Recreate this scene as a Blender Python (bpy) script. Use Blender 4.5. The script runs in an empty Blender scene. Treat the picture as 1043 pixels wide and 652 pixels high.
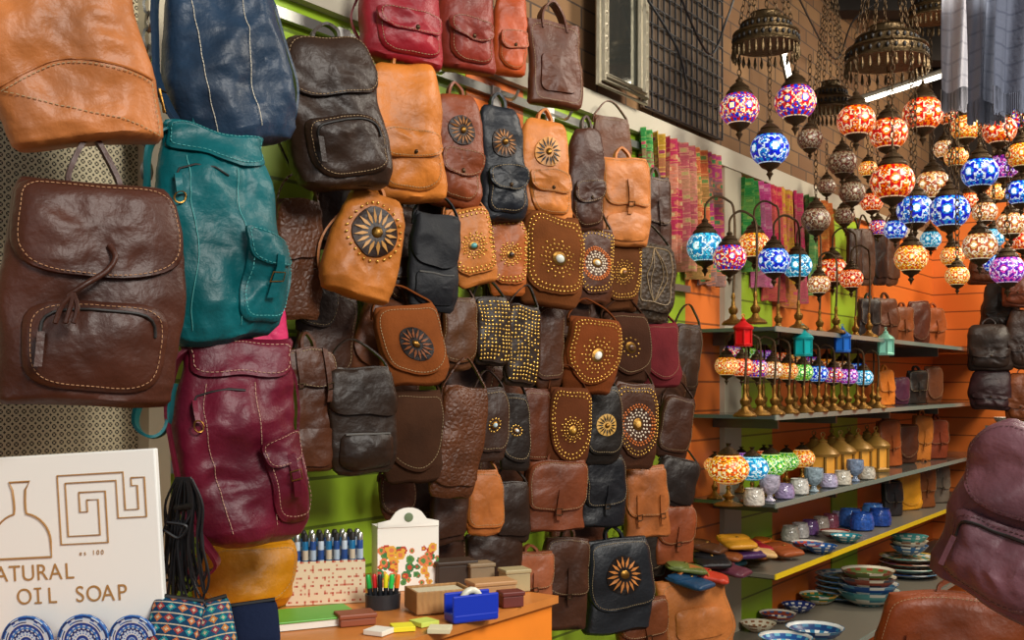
import bpy, bmesh, math, random
from mathutils import Vector, Matrix, noise
random.seed(7)
SC=bpy.context.scene; C=SC.collection
PI=math.pi; F=1100.0; CX=521.5; HY=390.0; CZ=1.5
W0=Vector((-1.974,0,0)); DIR=Vector((.5777,.8162,0)); NRM=Vector((.8162,-.5777,0))
ORD=['first','second','third','fourth','fifth','sixth','seventh','eighth','ninth','tenth','eleventh','twelfth']
def at(px,py,Y): return Vector(((px-CX)/F*Y,Y,CZ-(py-HY)/F*Y))
def hit(px,py,off):
    a=(px-CX)/F; Y=(off-1.6112)/(.8162*a-.5777); return at(px,py,Y)
def sof(px,off=0): return (hit(px,0,off)-W0).dot(DIR)
def wp(s,o,z): return Vector((W0+DIR*s+NRM*o).to_tuple()[:2]+(z,))
def shelf_pt(px,zs,off): p=hit(px,0,off); p.z=zs; return p
def flat(px,py,z): Y=(CZ-z)*F/(py-HY); return at(px,py,Y)
YAWW=math.atan2(NRM.x,-NRM.y)
def lin(h): h=h.lstrip('#'); return tuple((int(h[i:i+2],16)/255)**2.2 for i in (0,2,4))+(1,)
# ------------------------------------------------------------------ materials
MC={}
def mat(hexc='808080',rough=.5,metal=0,bump=0,bs=80,btype='noise',var=0,vs=8,emit=0,attr=False,spec=.5,alpha=1,trans=0,crease=0,warm=False):
    key=(hexc,rough,metal,bump,bs,btype,var,vs,emit,attr,spec,alpha,trans,crease,warm)
    if key in MC: return MC[key]
    m=bpy.data.materials.new('mat_'+hexc); m.use_nodes=True; nt=m.node_tree; N=nt.nodes; L=nt.links
    b=N['Principled BSDF']; b.inputs['Roughness'].default_value=rough; b.inputs['Metallic'].default_value=metal
    b.inputs['Specular IOR Level'].default_value=spec; b.inputs['Transmission Weight'].default_value=trans
    tc=N.new('ShaderNodeTexCoord'); col=lin(hexc)
    if warm and col[0]>col[1]>=col[2] and col[0]>col[2]*1.25: col=(min(1,col[0]*1.08),col[1]*.96,col[2]*.78,1)
    if attr:
        a=N.new('ShaderNodeVertexColor'); a.layer_name='Col'; src=a.outputs['Color']; L.new(src,b.inputs['Base Color'])
        if emit: L.new(src,b.inputs['Emission Color'])
    else:
        b.inputs['Base Color'].default_value=col
        if emit: b.inputs['Emission Color'].default_value=col
        if var:
            n=N.new('ShaderNodeTexNoise'); n.inputs['Scale'].default_value=vs; n.inputs['Detail'].default_value=5
            L.new(tc.outputs['Object'],n.inputs['Vector'])
            r=N.new('ShaderNodeValToRGB'); r.color_ramp.elements[0].position=.3; r.color_ramp.elements[1].position=.72
            r.color_ramp.elements[0].color=tuple(c*(1-var) for c in col[:3])+(1,)
            r.color_ramp.elements[1].color=tuple(min(1,c*(1+var)) for c in col[:3])+(1,)
            L.new(n.outputs['Fac'],r.inputs['Fac']); L.new(r.outputs['Color'],b.inputs['Base Color'])
    if emit: b.inputs['Emission Strength'].default_value=emit
    if bump:
        if btype=='noise':
            t=N.new('ShaderNodeTexNoise'); t.inputs['Detail'].default_value=4; o=t.outputs['Fac']
        elif btype=='wave':
            t=N.new('ShaderNodeTexWave'); t.inputs['Distortion'].default_value=3; o=t.outputs['Fac']
        else:
            t=N.new('ShaderNodeTexVoronoi'); t.feature='DISTANCE_TO_EDGE' if btype=='croc' else 'F1'; o=t.outputs['Distance']
        t.inputs['Scale'].default_value=bs; L.new(tc.outputs['Object'],t.inputs['Vector'])
        bp=N.new('ShaderNodeBump'); bp.inputs['Strength'].default_value=bump; bp.inputs['Distance'].default_value=.004
        L.new(o,bp.inputs['Height']); L.new(bp.outputs['Normal'],b.inputs['Normal'])
        if crease:
            c=N.new('ShaderNodeTexNoise'); c.noise_type='RIDGED_MULTIFRACTAL'; c.inputs['Scale'].default_value=9; c.inputs['Detail'].default_value=3
            c.inputs['Distortion'].default_value=.8; L.new(tc.outputs['Object'],c.inputs['Vector'])
            b2=N.new('ShaderNodeBump'); b2.inputs['Strength'].default_value=crease; b2.inputs['Distance'].default_value=.012; b2.invert=True
            L.new(c.outputs['Fac'],b2.inputs['Height']); L.new(bp.outputs['Normal'],b2.inputs['Normal']); L.new(b2.outputs['Normal'],b.inputs['Normal'])
    MC[key]=m; return m
def leather(h,tex=''):
    if tex=='suede': return mat(h,.92,0,.25,180,var=.25,vs=14,spec=.15,warm=True)
    if tex=='croc': return mat(h,.45,0,.7,95,'croc',var=.3,vs=16,spec=.35,warm=True)
    if tex=='tooled': return mat(h,.55,0,1.0,90,'vor',var=.4,vs=40,spec=.3,warm=True)
    if tex=='nylon': return mat(h,.6,0,.2,200,var=.15,spec=.3)
    return mat(h,.45,0,.4,90,var=.34,vs=9,spec=.34,crease=.2,warm=True)
BRASS=mat('8a6530',.4,.9,.3,120,var=.3,vs=20); OLDB=mat('4a3a28',.5,.8,.4,90,var=.4,vs=30); BRONZE=mat('5a4a34',.45,.8,.8,70,'croc',var=.4,vs=30); STEEL=mat('b9b9b5',.3,.9)
DARK=mat('17120f',.6); GOLD=mat('d0a552',.3,.85); BLACK=mat('101014',.5)
GLOW=mat('ffffff',.3,emit=.52,attr=True); PAINT=mat('fffffe',.35,attr=True); CLOTH=mat('fffffd',.9,bump=.3,bs=150,attr=True,spec=.1)
# ------------------------------------------------------------------ mesh builder
def catm(P,n=6):
    P=[Vector(p) for p in P]; out=[]
    for i in range(len(P)-1):
        a=P[max(i-1,0)];b=P[i];c=P[i+1];d=P[min(i+2,len(P)-1)]
        for k in range(n):
            t=k/n; out.append(.5*((2*b)+(c-a)*t+(2*a-5*b+4*c-d)*t*t+(3*b-a-3*c+d)*t**3))
    out.append(P[-1]); return out
class MB:
    def __init__(s): s.v=[];s.f=[];s.c=[]
    def add(s,vs,fs,cols=None):
        n=len(s.v); s.v+=[tuple(v) for v in vs]; s.f+=[tuple(i+n for i in f) for f in fs]
        s.c+=cols if cols else [None]*len(fs); return s
    def grid(s,rows,closed=True,c0=True,c1=True,colf=None):
        m=len(rows[0]); vs=[p for r in rows for p in r]; fs=[];cs=[]
        for i in range(len(rows)-1):
            for j in range(m if closed else m-1):
                k=(j+1)%m; fs.append((i*m+j,i*m+k,(i+1)*m+k,(i+1)*m+j)); cs.append(colf(i,j) if colf else None)
        if closed and c0: fs.append(tuple(range(m))[::-1]); cs.append(colf(0,0) if colf else None)
        if closed and c1: fs.append(tuple((len(rows)-1)*m+j for j in range(m))); cs.append(colf(len(rows)-2,0) if colf else None)
        return s.add(vs,fs,cs)
    def tube(s,P,r,seg=6,closed=False):
        P=[Vector(p) for p in P]; rows=[]; n=len(P); up=None
        for i,p in enumerate(P):
            t=(P[(i+1)%n]-P[i-1]) if closed else (P[min(i+1,n-1)]-P[max(i-1,0)])
            if t.length<1e-9: t=Vector((0,0,1))
            t.normalize()
            if up is None: up=t.orthogonal()
            up=up-t*up.dot(t)
            if up.length<1e-6: up=t.orthogonal()
            up.normalize(); w=t.cross(up); rr=r[i] if isinstance(r,(list,tuple)) else r
            rows.append([p+(up*math.cos(2*PI*j/seg)+w*math.sin(2*PI*j/seg))*rr for j in range(seg)])
        if closed: rows.append(rows[0]); return s.grid(rows,True,False,False)
        return s.grid(rows)
    def ribbon(s,P,side,w,th):
        P=[Vector(p) for p in P]; rows=[]; n=len(P); side=Vector(side).normalized()
        for i,p in enumerate(P):
            t=(P[min(i+1,n-1)]-P[max(i-1,0)]).normalized(); nn=t.cross(side)
            nn=nn.normalized() if nn.length>1e-5 else Vector((0,1,0))
            rows.append([p+side*w/2+nn*th/2,p-side*w/2+nn*th/2,p-side*w/2-nn*th/2,p+side*w/2-nn*th/2])
        return s.grid(rows)
    def lathe(s,prof,seg=20,o=(0,0,0),colf=None,rx=1,ry=1):
        rows=[[(o[0]+max(r,1e-4)*rx*math.cos(2*PI*j/seg),o[1]+max(r,1e-4)*ry*math.sin(2*PI*j/seg),o[2]+z) for j in range(seg)] for r,z in prof]
        return s.grid(rows,True,True,True,colf)
    def box(s,c,d):
        x,y,z=c;a,b,e=d[0]/2,d[1]/2,d[2]/2
        v=[(x+i*a,y+j*b,z+k*e) for k in(-1,1) for j in(-1,1) for i in(-1,1)]
        return s.add(v,[(0,2,3,1),(4,5,7,6),(0,1,5,4),(2,6,7,3),(0,4,6,2),(1,3,7,5)])
    def wbox(s,s0,s1,o0,o1,z0,z1):
        v=[wp(a,b,c) for c in(z0,z1) for b in(o0,o1) for a in(s0,s1)]
        return s.add(v,[(0,2,3,1),(4,5,7,6),(0,1,5,4),(2,6,7,3),(0,4,6,2),(1,3,7,5)])
    def stud(s,p,r,h,seg=6):
        x,y,z=p; rows=[[(x+r*f*math.cos(2*PI*j/seg),y-h*g,z+r*f*math.sin(2*PI*j/seg)) for j in range(seg)] for f,g in((1,-.6),(.95,.3),(.6,.85),(.15,1))]
        return s.grid(rows,True,False,True)
    def patch(s,out,yf,lift=.006,R=6,dome=0,dp=2.5):
        cx=sum(p[0] for p in out)/len(out); cz=sum(p[1] for p in out)/len(out)
        rows=[[(x,yf(x,z)+.001,z) for x,z in out]]
        for k in range(R,0,-1):
            q=k/R; ring=[]
            for x,z in out:
                X=cx+(x-cx)*q; Z=cz+(z-cz)*q; e=.55 if k==R else 1
                ring.append((X,yf(X,Z)-lift*e-dome*(1-q**dp),Z))
            rows.append(ring)
            if k==R: rows.append([(cx+(x-cx)*.985,yf(x,z)-lift,cz+(z-cz)*.985) for x,z in out])
        return s.grid(rows,True,False,True)
    def links(s,p0,p1,L=.022,r=.0016,w=.006):
        p0=Vector(p0);p1=Vector(p1);d=p1-p0;n=max(2,int(d.length/(L*.8)));t=d.normalized();a=t.orthogonal().normalized();b=t.cross(a)
        for i in range(n):
            c=p0+d*((i+.5)/n); u=a if i%2 else b
            s.tube([c+t*math.cos(2*PI*k/8)*L/2+u*math.sin(2*PI*k/8)*w for k in range(8)],r,4,True)
        return s
    def mesh(s,name,smooth=True):
        me=bpy.data.meshes.new(name); me.from_pydata(s.v,[],s.f); bm=bmesh.new(); bm.from_mesh(me)
        bmesh.ops.recalc_face_normals(bm,faces=bm.faces[:]); bm.to_mesh(me); bm.free()
        if any(s.c):
            ca=me.color_attributes.new('Col','FLOAT_COLOR','CORNER'); buf=[]
            for p,c in zip(me.polygons,s.c): buf+=list(c or (1,1,1,1))*p.loop_total
            ca.data.foreach_set('color',buf)
        if smooth:
            me.polygons.foreach_set('use_smooth',[True]*len(me.polygons)); me.set_sharp_from_angle(angle=.85)
        return me
    def build(s,name,m,parent=None,smooth=True,bevel=0):
        return link(name,s.mesh(name,smooth),m,parent,bevel)
LST=[]
def link(name,me,m,parent=None,bevel=0):
    if m and not me.materials: me.materials.append(m)
    o=bpy.data.objects.new(name,me); C.objects.link(o); o.parent=parent; LST.append(o)
    if bevel:
        b=o.modifiers.new('bevel','BEVEL'); b.width=bevel; b.segments=2; b.limit_method='ANGLE'
    return o
def tag(o,label=None,cat=None,group=None,kind=None):
    if label: o['label']=label
    if cat: o['category']=cat
    if group: o['group']=group
    if kind: o['kind']=kind
    return o
def thing(name,label,cat,loc=(0,0,0),rot=(0,0,0),group=None,scale=1):
    o=bpy.data.objects.new(name,None); C.objects.link(o); o.location=loc; o.rotation_euler=rot; o.scale=(scale,)*3; o.empty_display_size=.05
    return tag(o,label,cat,group)
def resample(P,step,closed=True):
    P=[Vector(p) for p in P]
    if closed: P=P+[P[0]]
    out=[];acc=0
    for a,b in zip(P,P[1:]):
        l=(b-a).length
        while acc<l: out.append(a.lerp(b,acc/l)); acc+=step
        acc-=l
    return out
def sup(cx,z0,z1,hw,nt=4,nb=4,N=48):
    out=[];cz=(z0+z1)/2;hh=(z1-z0)/2
    for i in range(N):
        a=2*PI*(i+.5)/N; c,s_=math.cos(a),math.sin(a); n=nt if s_>0 else nb
        r=(abs(c)**n+abs(s_)**n)**(-1/n); out.append((cx+hw*r*c,cz+hh*r*s_))
    return out
def scal(out,f):
    cx=sum(p[0] for p in out)/len(out);cz=sum(p[1] for p in out)/len(out)
    return [(cx+(x-cx)*f,cz+(z-cz)*f) for x,z in out]
# ------------------------------------------------------------------ bags
PROF={'backpack':[(0,.82,.5),(.03,.94,.85),(.12,1,1),(.5,.98,1),(.78,.92,.86),(.92,.82,.62),(.98,.7,.35),(1,.6,.15)],
 'boxy':[(0,.9,.6),(.03,.97,.92),(.1,1,1),(.5,.99,1),(.8,.95,.9),(.93,.9,.7),(.98,.84,.42),(1,.78,.2)],
 'rucksack':[(0,.55,.45),(.03,.78,.78),(.09,.92,.95),(.2,1,1.05),(.42,1.02,1.05),(.62,.96,.98),(.78,.86,.8),(.88,.78,.55),(.93,.76,.42),(.98,.82,.32),(1,.80,.16)],
 'flap':[(0,.74,.3),(.04,.88,.7),(.18,1,1),(.75,.98,.9),(.94,.93,.6),(1,.86,.25)],
 'satchel':[(0,.96,.6),(.03,1,.95),(.5,1,1),(.9,.98,.82),(1,.94,.4)],
 'tote':[(0,.94,.6),(.04,1,1),(.6,1,.8),(1,1,.4)]}
TD={'backpack':.42,'rucksack':.5,'flap':.28,'satchel':.3,'tote':.3}
NM={'backpack':('leather_backpack','backpack'),'rucksack':('leather_rucksack','backpack'),'flap':('shoulder_bag','handbag'),'satchel':('leather_satchel','satchel'),'tote':('tote_bag','bag')}
class Body:
    def __init__(s,W,H,T,kind,seed,wr=.1,n=3.0,fine=False,gather=0): s.W,s.H,s.T,s.p,s.n,s.sd,s.wr,s.fine,s.ga=W,H,T,PROF[kind],n,seed*3.7,wr,fine,gather
    def wd(s,t):
        t=min(max(t,0),1)
        for a,b in zip(s.p,s.p[1:]):
            if t<=b[0]:
                u=(t-a[0])/(b[0]-a[0]); return (a[1]+(b[1]-a[1])*u)*s.W/2,(a[2]+(b[2]-a[2])*u)*s.T/2
        return s.p[-1][1]*s.W/2,s.p[-1][2]*s.T/2
    def nz(s,x,z):
        k=3.0/s.W; a=noise.noise((x*k+s.sd,z*k*.8,s.sd)); b=noise.noise((x*k*2.2+z*k*.9+s.sd,z*k*1.9-x*k*.6,1+s.sd))
        q=a+.75*(.35-abs(b)*1.4)
        if s.ga:
            t=z/s.H; g=math.exp(-((t-.80)/.13)**2)
            q+=s.ga*g*math.sin(x/s.W*30+2*noise.noise((x*k,z*k,s.sd+3)))
        return q
    def yf(s,x,z):
        w,d=s.wd(z/s.H); u=min(abs(x/w),.985); return -d*(1-u**s.n)**(1/s.n)*(1+s.wr*s.nz(x,z))
    def fit(s,out): return [(x*s.wd(z/s.H)[0]/(s.W/2),z) for x,z in out]
    def build(s,m,root):
        nl=44 if s.fine else 22; ns=72 if s.fine else 36
        ts=sorted(set([i/nl for i in range(nl+1)]+[p[0] for p in s.p])); rows=[]
        for t in ts:
            w,d=s.wd(t); z=t*s.H; row=[]; wx=1+.035*s.nz(3,z)
            for j in range(ns):
                a=2*PI*j/ns; c,q=math.cos(a),math.sin(a); r=(abs(c)**s.n+abs(q)**s.n)**(-1/s.n)
                x=w*r*c; y=d*r*q*(1+s.wr*s.nz(x,z)); row.append((x*wx,y,z))
            rows.append(row)
        return MB().grid(rows).build('body',m,root)
def stitches(mb,pts,yf,lift,r=.0007,st=.0065):
    P=resample([(x,z,0) for x,z in pts],st)
    for i,(a,b) in enumerate(zip(P,P[1:])):
        c=a.lerp(b,.62)
        if (b-a).length>st*2.5: continue
        mb.tube([(a.x,yf(a.x,a.y)-lift,a.y),(c.x,yf(c.x,c.y)-lift,c.y)],r,4)
def sun(root,cx,cz,R,yf,lift,m2,petal,n=16):
    d=MB().patch([(cx+R*math.cos(2*PI*i/24),cz+R*math.sin(2*PI*i/24)) for i in range(24)],yf,lift+.002,3).build('medallion',m2,root)
    p=MB()
    for i in range(n):
        a=2*PI*i/n; pts=[(cx+R*q*math.cos(a+e),cz+R*q*math.sin(a+e)) for q,e in((.38,-.05),(.6,-.12),(.95,0),(.6,.12),(.38,.05))]
        p.patch(pts,yf,lift+.004,1)
    p.build('petal_pattern',petal,d)
    MB().stud((cx,yf(cx,cz)-lift-.003,cz),R*.24,.005,10).build('center_stud',BRASS,d)
def ringpts(cx,cz,R,n): return [(cx+R*math.cos(2*PI*i/n),cz+R*math.sin(2*PI*i/n)) for i in range(n)]
def dots(pts,yf,lift,r,h=.0025):
    m=MB()
    for x,z in pts: m.stud((x,yf(x,z)-lift,z),r,h)
    return m
SEED=[0]
GRP='leather bags hanging on the green wall'
def bag(label,px,py,w,h,kind,hexc,off=.13,k=.5,roll=0,tex='',T=None,Y=None,Fv=None,group=GRP,deco='',flap=None,pocket=None,cord=False,shape='round',d2='2a1a12',gem='e8e2d0',strap=True,z0=None,hand=True,stc='a08a66',name=None,tilt=0,prof=None,sl=.8,plain=False,loop=False):
    SEED[0]+=1; sd=SEED[0]; LST.clear()
    P=at(px,py,Y) if Y else hit(px,py,off)
    if group==GRP and off<.24: w=w*1.12; h=h*1.03
    c=Vector((-P.x,-P.y,0)).normalized(); fv=(NRM*(1-k)+c*k).normalized() if Fv is None else Vector(Fv).normalized()
    co=max(.3,fv.dot(c)); si=math.sqrt(max(0,1-co*co)); Tf=T or TD[kind]
    W=w*P.y/F/(co+Tf*si*.85); H=h*P.y/F; D=Tf*W
    root=thing(name or NM[kind][0],label,NM[kind][1],group=group); yaw=math.atan2(fv.x,-fv.y)
    root.rotation_euler=(math.radians(tilt),math.radians(roll),yaw); R=root.rotation_euler.to_matrix()
    root.location=P-R@Vector((0,0,H/2))
    if z0 is not None: root.location.z=z0
    m=leather(hexc,tex); md=leather(d2); near=P.y<2.45
    B=Body(W,H,D,prof or kind,sd,.22 if tex!='suede' else .1,3 if kind not in('satchel','rucksack') else 4.5 if kind=='satchel' else 2.25,P.y<2.2,.35 if kind=='rucksack' else 0); yf=B.yf
    B.build(m,root); S=MB(); rs=.00065 if P.y<2 else .0006
    TH=mat(stc,.8); RR=10 if P.y<2.2 else 6
    if kind=='backpack':
        if deco=='seam':
            stitches(S,[(x/20*W*.44,(.34+.07*math.cos(x/20*2.4))*H) for x in range(-20,21)]+[(W*.44,.02*H)],yf,.002,rs)
            MB().tube([(x/20*W*.45,yf(x/20*W*.45,(.36+.07*math.cos(x/20*2.4))*H)-.0005,(.36+.07*math.cos(x/20*2.4))*H) for x in range(-20,21)],.0018,6).build('seam_piping',m,root)
        if flap:
            o=B.fit(sup(0,flap*H,.99*H,W*.49,9,3.2)); f=MB().patch(o,yf,.010,RR).build('flap',m,root)
            if near: stitches(S,scal(o,.93),yf,.0115,rs)
            if cord:
                MB().tube(catm([(.006,yf(0,flap*H+.05)-.012,flap*H+.045),(.014,yf(0,flap*H+.03)-.020,flap*H+.028),(.004,yf(0,flap*H)-.022,flap*H+.008),(-.02,yf(-.03,flap*H)-.028,flap*H-.012),(-.042,yf(-.04,.45*H)-.034,.47*H)],5),.004,8).build('drawcord',m,f)
                cm=MB()
                for dx in(-.05,-.04,-.032): cm.tube(catm([(-.036,yf(0,.47*H)-.034,.48*H),(dx,yf(0,.42*H)-.040,.42*H),(dx*1.15,yf(0,.34*H)-.046,.345*H)],5),.0032,6)
                cm.build('tassel',leather(hexc),f)
        if pocket:
            o=sup(0,.06*H,.46*H,W*.39,4.5,3.5); pk=MB().patch(o,yf,.006,RR,dome=D*.16).build('front_pocket',m,root)
            py_=lambda x,z:yf(x,z)-.006-D*.15
            if near or P.y<3: stitches(S,scal(o,.9),lambda x,z:yf(x,z)-.006-D*.16*(1-.9**2.5),.0012,rs)
            if pocket=='zip':
                zz=[(x,z) for x,z in scal(o,.78) if z>.3*H]; zz.sort()
                MB().tube([(x,py_(x,z)+D*.05,z) for x,z in zz],.0022,6).build('zipper',DARK,pk)
                MB().ribbon([(zz[0][0],py_(*zz[0])-.004,zz[0][1]),(zz[0][0]-.004,py_(*zz[0])-.008,zz[0][1]-.045)],(1,0,0),.009,.003).build('zip_pull',leather(hexc),pk)
            else:
                o2=sup(0,.27*H,.49*H,W*.41,6,2.6); pf=MB().patch(o2,py_,.006,5).build('pocket_flap',m,pk)
                if near or P.y<3: stitches(S,scal(o2,.9),py_,.0075,rs)
                MB().stud((0,py_(0,.31*H)-.006,.31*H),.005,.004,10).build('snap',OLDB,pf)
        if deco=='sun': sun(root,0,.67*H,W*.27,yf,.002,leather(d2),leather('9a6a3a' if d2!='c08a4a' else '2a1a12'))
        if deco=='sunlow':
            sun(root,0,.6*H,W*.33,yf,.002,leather(d2),mat(gem,.5))
            dots(ringpts(0,.6*H,W*.38,26),yf,.002,.003).build('stud_pattern',GOLD,root)
        for sg in(-1,1):
            MB().ribbon(catm([(sg*.14*W,D*.2,.97*H),(sg*.36*W,D*.5,.8*H),(sg*.50*W,D*.62,.45*H),(sg*.40*W,D*.4,.06*H)],6),(.3,1,0),.022*W/.25,.004).build('shoulder_strap',m,root)
    elif kind=='rucksack':
        f=MB().patch(B.fit(sup(0,.84*H,.995*H,W*.485,8,5)),yf,.008,RR).build('top_flap',m,root)
        stitches(S,B.fit(sup(0,.86*H,.985*H,W*.46,8,5)),yf,.0095,rs)
        for x in(-.26,.10): stitches(S,[(x*W,z*H/100) for z in range(8,84,4)]+[(x*W,.82*H)],yf,.002,rs)
        if not plain:
            MB().tube([(x*W,yf(x*W,z*H)-.001,z*H) for x,z in((-.36,.70),(-.32,.755),(-.22,.775),(-.1,.78),(.02,.77))],.0018,6).build('zipper',DARK,root)
            MB().ribbon(catm([(-.34*W,yf(-.34*W,.73*H)-.004,.73*H),(-.345*W,yf(-.34*W,.69*H)-.010,.685*H),(-.335*W,yf(-.34*W,.63*H)-.008,.63*H)],4),(1,0,0),.010,.004).build('zip_pull',m,root)
            MB().tube([(-.335*W+.009*math.cos(2*PI*q/10),yf(-.34*W,.62*H)-.009,.615*H+.009*math.sin(2*PI*q/10)) for q in range(10)],.0014,5,True).build('pull_ring',BRASS,root)
            o=sup(.27*W,.08*H,.50*H,W*.20,5,3.5); pk=MB().patch(o,yf,.006,8,dome=D*.09).build('side_pocket',m,root)
            pyy=lambda x,z:yf(x,z)-.006-D*.08
            stitches(S,scal(o,.86),pyy,.002,rs)
            o2=sup(.27*W,.37*H,.53*H,W*.21,6,3); MB().patch(o2,pyy,.006,6).build('pocket_flap',m,pk); stitches(S,scal(o2,.9),pyy,.0075,rs)
            MB().ribbon([(.27*W,pyy(.27*W,z*H)-.009,z*H) for z in(.42,.36,.3,.24,.2)],(1,0,0),.014,.003).build('pocket_strap',m,pk)
            MB().tube([(.27*W+a*.010,pyy(.27*W,.31*H)-.012,.31*H+b*.008) for a,b in((-1,-1),(1,-1),(1,1),(-1,1))],.0014,5,True).build('buckle',BRASS,pk)
        tail=[(-.56*W,-D*.28,.3*H),(-.52*W,-D*.32,.06*H),(-.50*W,-D*.34,-.15*H),(-.57*W,-D*.36,-.37*H),(-.44*W,-D*.36,-.43*H),(-.30*W,-D*.3,-.37*H),(-.26*W,-D*.1,-.18*H)] if loop else [(-.56*W,-D*.28,.3*H),(-.46*W,-D*.34,.06*H),(-.40*W,-D*.34,-.06*H),(-.56*W,-D*.28,-.08*H),(-.64*W,-D*.1,.06*H)]
        MB().ribbon(catm([(-.25*W,D*.05,.985*H),(-.48*W,-D*.10,.88*H),(-.57*W,-D*.24,.6*H)]+tail,6),(.6,1,0),.030,.005).build('shoulder_strap',m,root)
        MB().ribbon(catm([(.25*W,D*.1,.985*H),(.50*W,D*.3,.8*H),(.58*W,D*.2,.45*H),(.52*W,D*.1,.2*H),(.40*W,D*.2,.04*H)],6),(.2,1,0),.026,.004).build('shoulder_strap',m,root)
        MB().tube([(-.565*W+a*.008,-D*.31+a*.016,.3*H+b*.018) for a,b in((-1,-1),(1,-1),(1,1),(-1,1))],.002,5,True).build('strap_buckle',BRASS,root)
    elif kind=='flap':
        nb={'round':2.1,'square':6,'point':1.5,'soft':3.2}[shape]; fz=flap if flap is not None else .12
        o=B.fit(sup(0,fz*H,.985*H,W*.5,9,nb)); lift=.008
        if deco in('studs','spiral'):
            cx0,cz0=0,(fz*H+.985*H)/2; oo=[]
            for q,p in enumerate(o):
                e=1-.022*abs(math.sin(q*PI*.5*.75)) if p[1]<cz0 else 1
                oo.append((cx0+(p[0]-cx0)*e,cz0+(p[1]-cz0)*e))
            f=MB().patch(oo,yf,lift,7).build('flap',m,root)
        else: f=MB().patch(o,yf,lift,7).build('flap',m,root)
        cz=(fz+.40)*H*.98 if fz<.3 else .6*H; cz=min(cz,.56*H); R=min(W,H)*.5
        if deco in('studs','spiral'):
            bd=[tuple(p[:2]) for p in resample([(x,z,0) for x,z in scal(o,.90)],.009)]+[tuple(p[:2]) for p in resample([(x,z,0) for x,z in scal(o,.80)],.011)]
            dots(bd,yf,lift,.0031).build('stud_pattern',GOLD,f)
            dots([p for R_,n in((.30,14),(.42,20),(.54,14)) for p in ringpts(0,cz,R*R_,n)],yf,lift,.003).build('medallion_studs',GOLD if deco=='studs' else mat('e8d9c0',.4),f)
            if deco=='spiral':
                dots([p for R_,n in((.64,30),(.74,36)) for p in ringpts(0,cz,R*R_,n)],yf,lift,.0032).build('bead_pattern',mat('c4692a',.4),f)
        if deco in('studs','spiral','concho'):
            q=MB().stud((0,yf(0,cz)-lift,cz),R*.22,.004,14).build('concho',BRASS,f)
            MB().stud((0,yf(0,cz)-lift-.003,cz),R*.13,.006,12).build('stone',mat(gem,.15),q)
            if deco=='concho':
                dots(ringpts(0,cz,R*.34,12),yf,lift,.003).build('stud_pattern',GOLD,f); stitches(S,scal(o,.9),yf,lift+.001)
        if deco=='sun':
            sun(f,0,cz,R*.5,yf,lift,md,leather(gem if gem!='e8e2d0' else 'b07a44')); stitches(S,scal(o,.92),yf,lift+.001)
        if deco=='gold':
            t=MB(); g=.0085; xs=[i*g for i in range(-22,23)]
            for x in xs:
                for j in range(1,44):
                    z=fz*H+j*g
                    if abs(x)<W*.44 and z<.95*H and random.random()<.85: t.stud((x,yf(x,z)-lift,z),.0036,.0018,4)
            t.build('tile_pattern',GOLD,f)
        if deco=='tooled':
            for q in(.86,.6,.34):
                oo=[p for p in sup(0,fz*H+.02,.95*H,W*.44*q,1.1 if q<.8 else 8,1.1 if q<.8 else nb)]
                MB().tube([(x,yf(x,z)-lift-.001,z) for x,z in scal(oo,.95)],.0016,5,True).build('tooled_line',leather(d2),f)
        if deco=='stitch' : stitches(S,scal(o,.9),yf,lift+.0008,.0005)
        if pocket:
            MB().patch(sup(0,.05*H,.4*H,W*.4,5,4),yf,.005,5,dome=D*.2).build('front_pocket',m,root)
            MB().tube([(x*W,yf(x*W,.38*H)-.004-D*.1,.38*H) for x in(-.34,-.1,.1,.34)],.002,6).build('zipper',STEEL,root)
    elif kind=='satchel':
        fz=flap if flap is not None else .38
        o=B.fit(sup(0,fz*H,.99*H,W*.5,10,5)); f=MB().patch(o,yf,.008,RR).build('flap',m,root)
        stitches(S,scal(o,.93),yf,.0095,rs)
        if pocket: MB().patch(sup(0,.05*H,.36*H,W*.42,6,5),yf,.006,5,dome=D*.12).build('front_pocket',m,root)
        if deco=='sun': sun(f,0,.62*H,min(W,H)*.27,yf,.008,leather('1a1412'),leather('c08048'))
        else:
            for x in((-.26,.26) if deco!='one' else (0,)):
                g=MB().ribbon([(x*W,yf(x*W,z*H)-.0125,z*H) for z in(fz+.3,fz+.18,fz+.06,fz-.04,fz-.12)],(1,0,0),.09*W,.003).build('closure_strap',m,root)
                MB().tube([(x*W+a*.055*W,yf(x*W,fz*H)-.016,fz*H+b*.045*W) for a,b in((-1,-1),(1,-1),(1,1),(-1,1))],.0014,5,True).build('buckle',OLDB,g)
    else:
        for y in(-.18,.18):
            MB().ribbon(catm([(-.22*W,y*D,.9*H),(-.2*W,y*D,1.1*H),(0,y*D,1.22*H),(.2*W,y*D,1.1*H),(.22*W,y*D,.9*H)],6),(0,1,0),.014,.005).build('handle',m,root)
        stitches(S,sup(0,.05*H,.95*H,W*.44,8,6),yf,.002,rs)
        if pocket: MB().patch(sup(0,.15*H,.6*H,W*.34,6,5),yf,.006,4,dome=D*.08).build('front_pocket',m,root)
    if S.v: S.build('stitching',TH,root)
    if kind in('backpack','rucksack','satchel') and hand:
        hh=1.22 if cord else 1.12
        MB().ribbon(catm([(-.13*W,D*.06,.96*H),(-.12*W,D*.1,1.05*H),(0,D*.14,hh*H),(.12*W,D*.1,1.05*H),(.13*W,D*.06,.96*H)],6),(0,1,0),.014,.006).build('handle',m,root)
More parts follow.
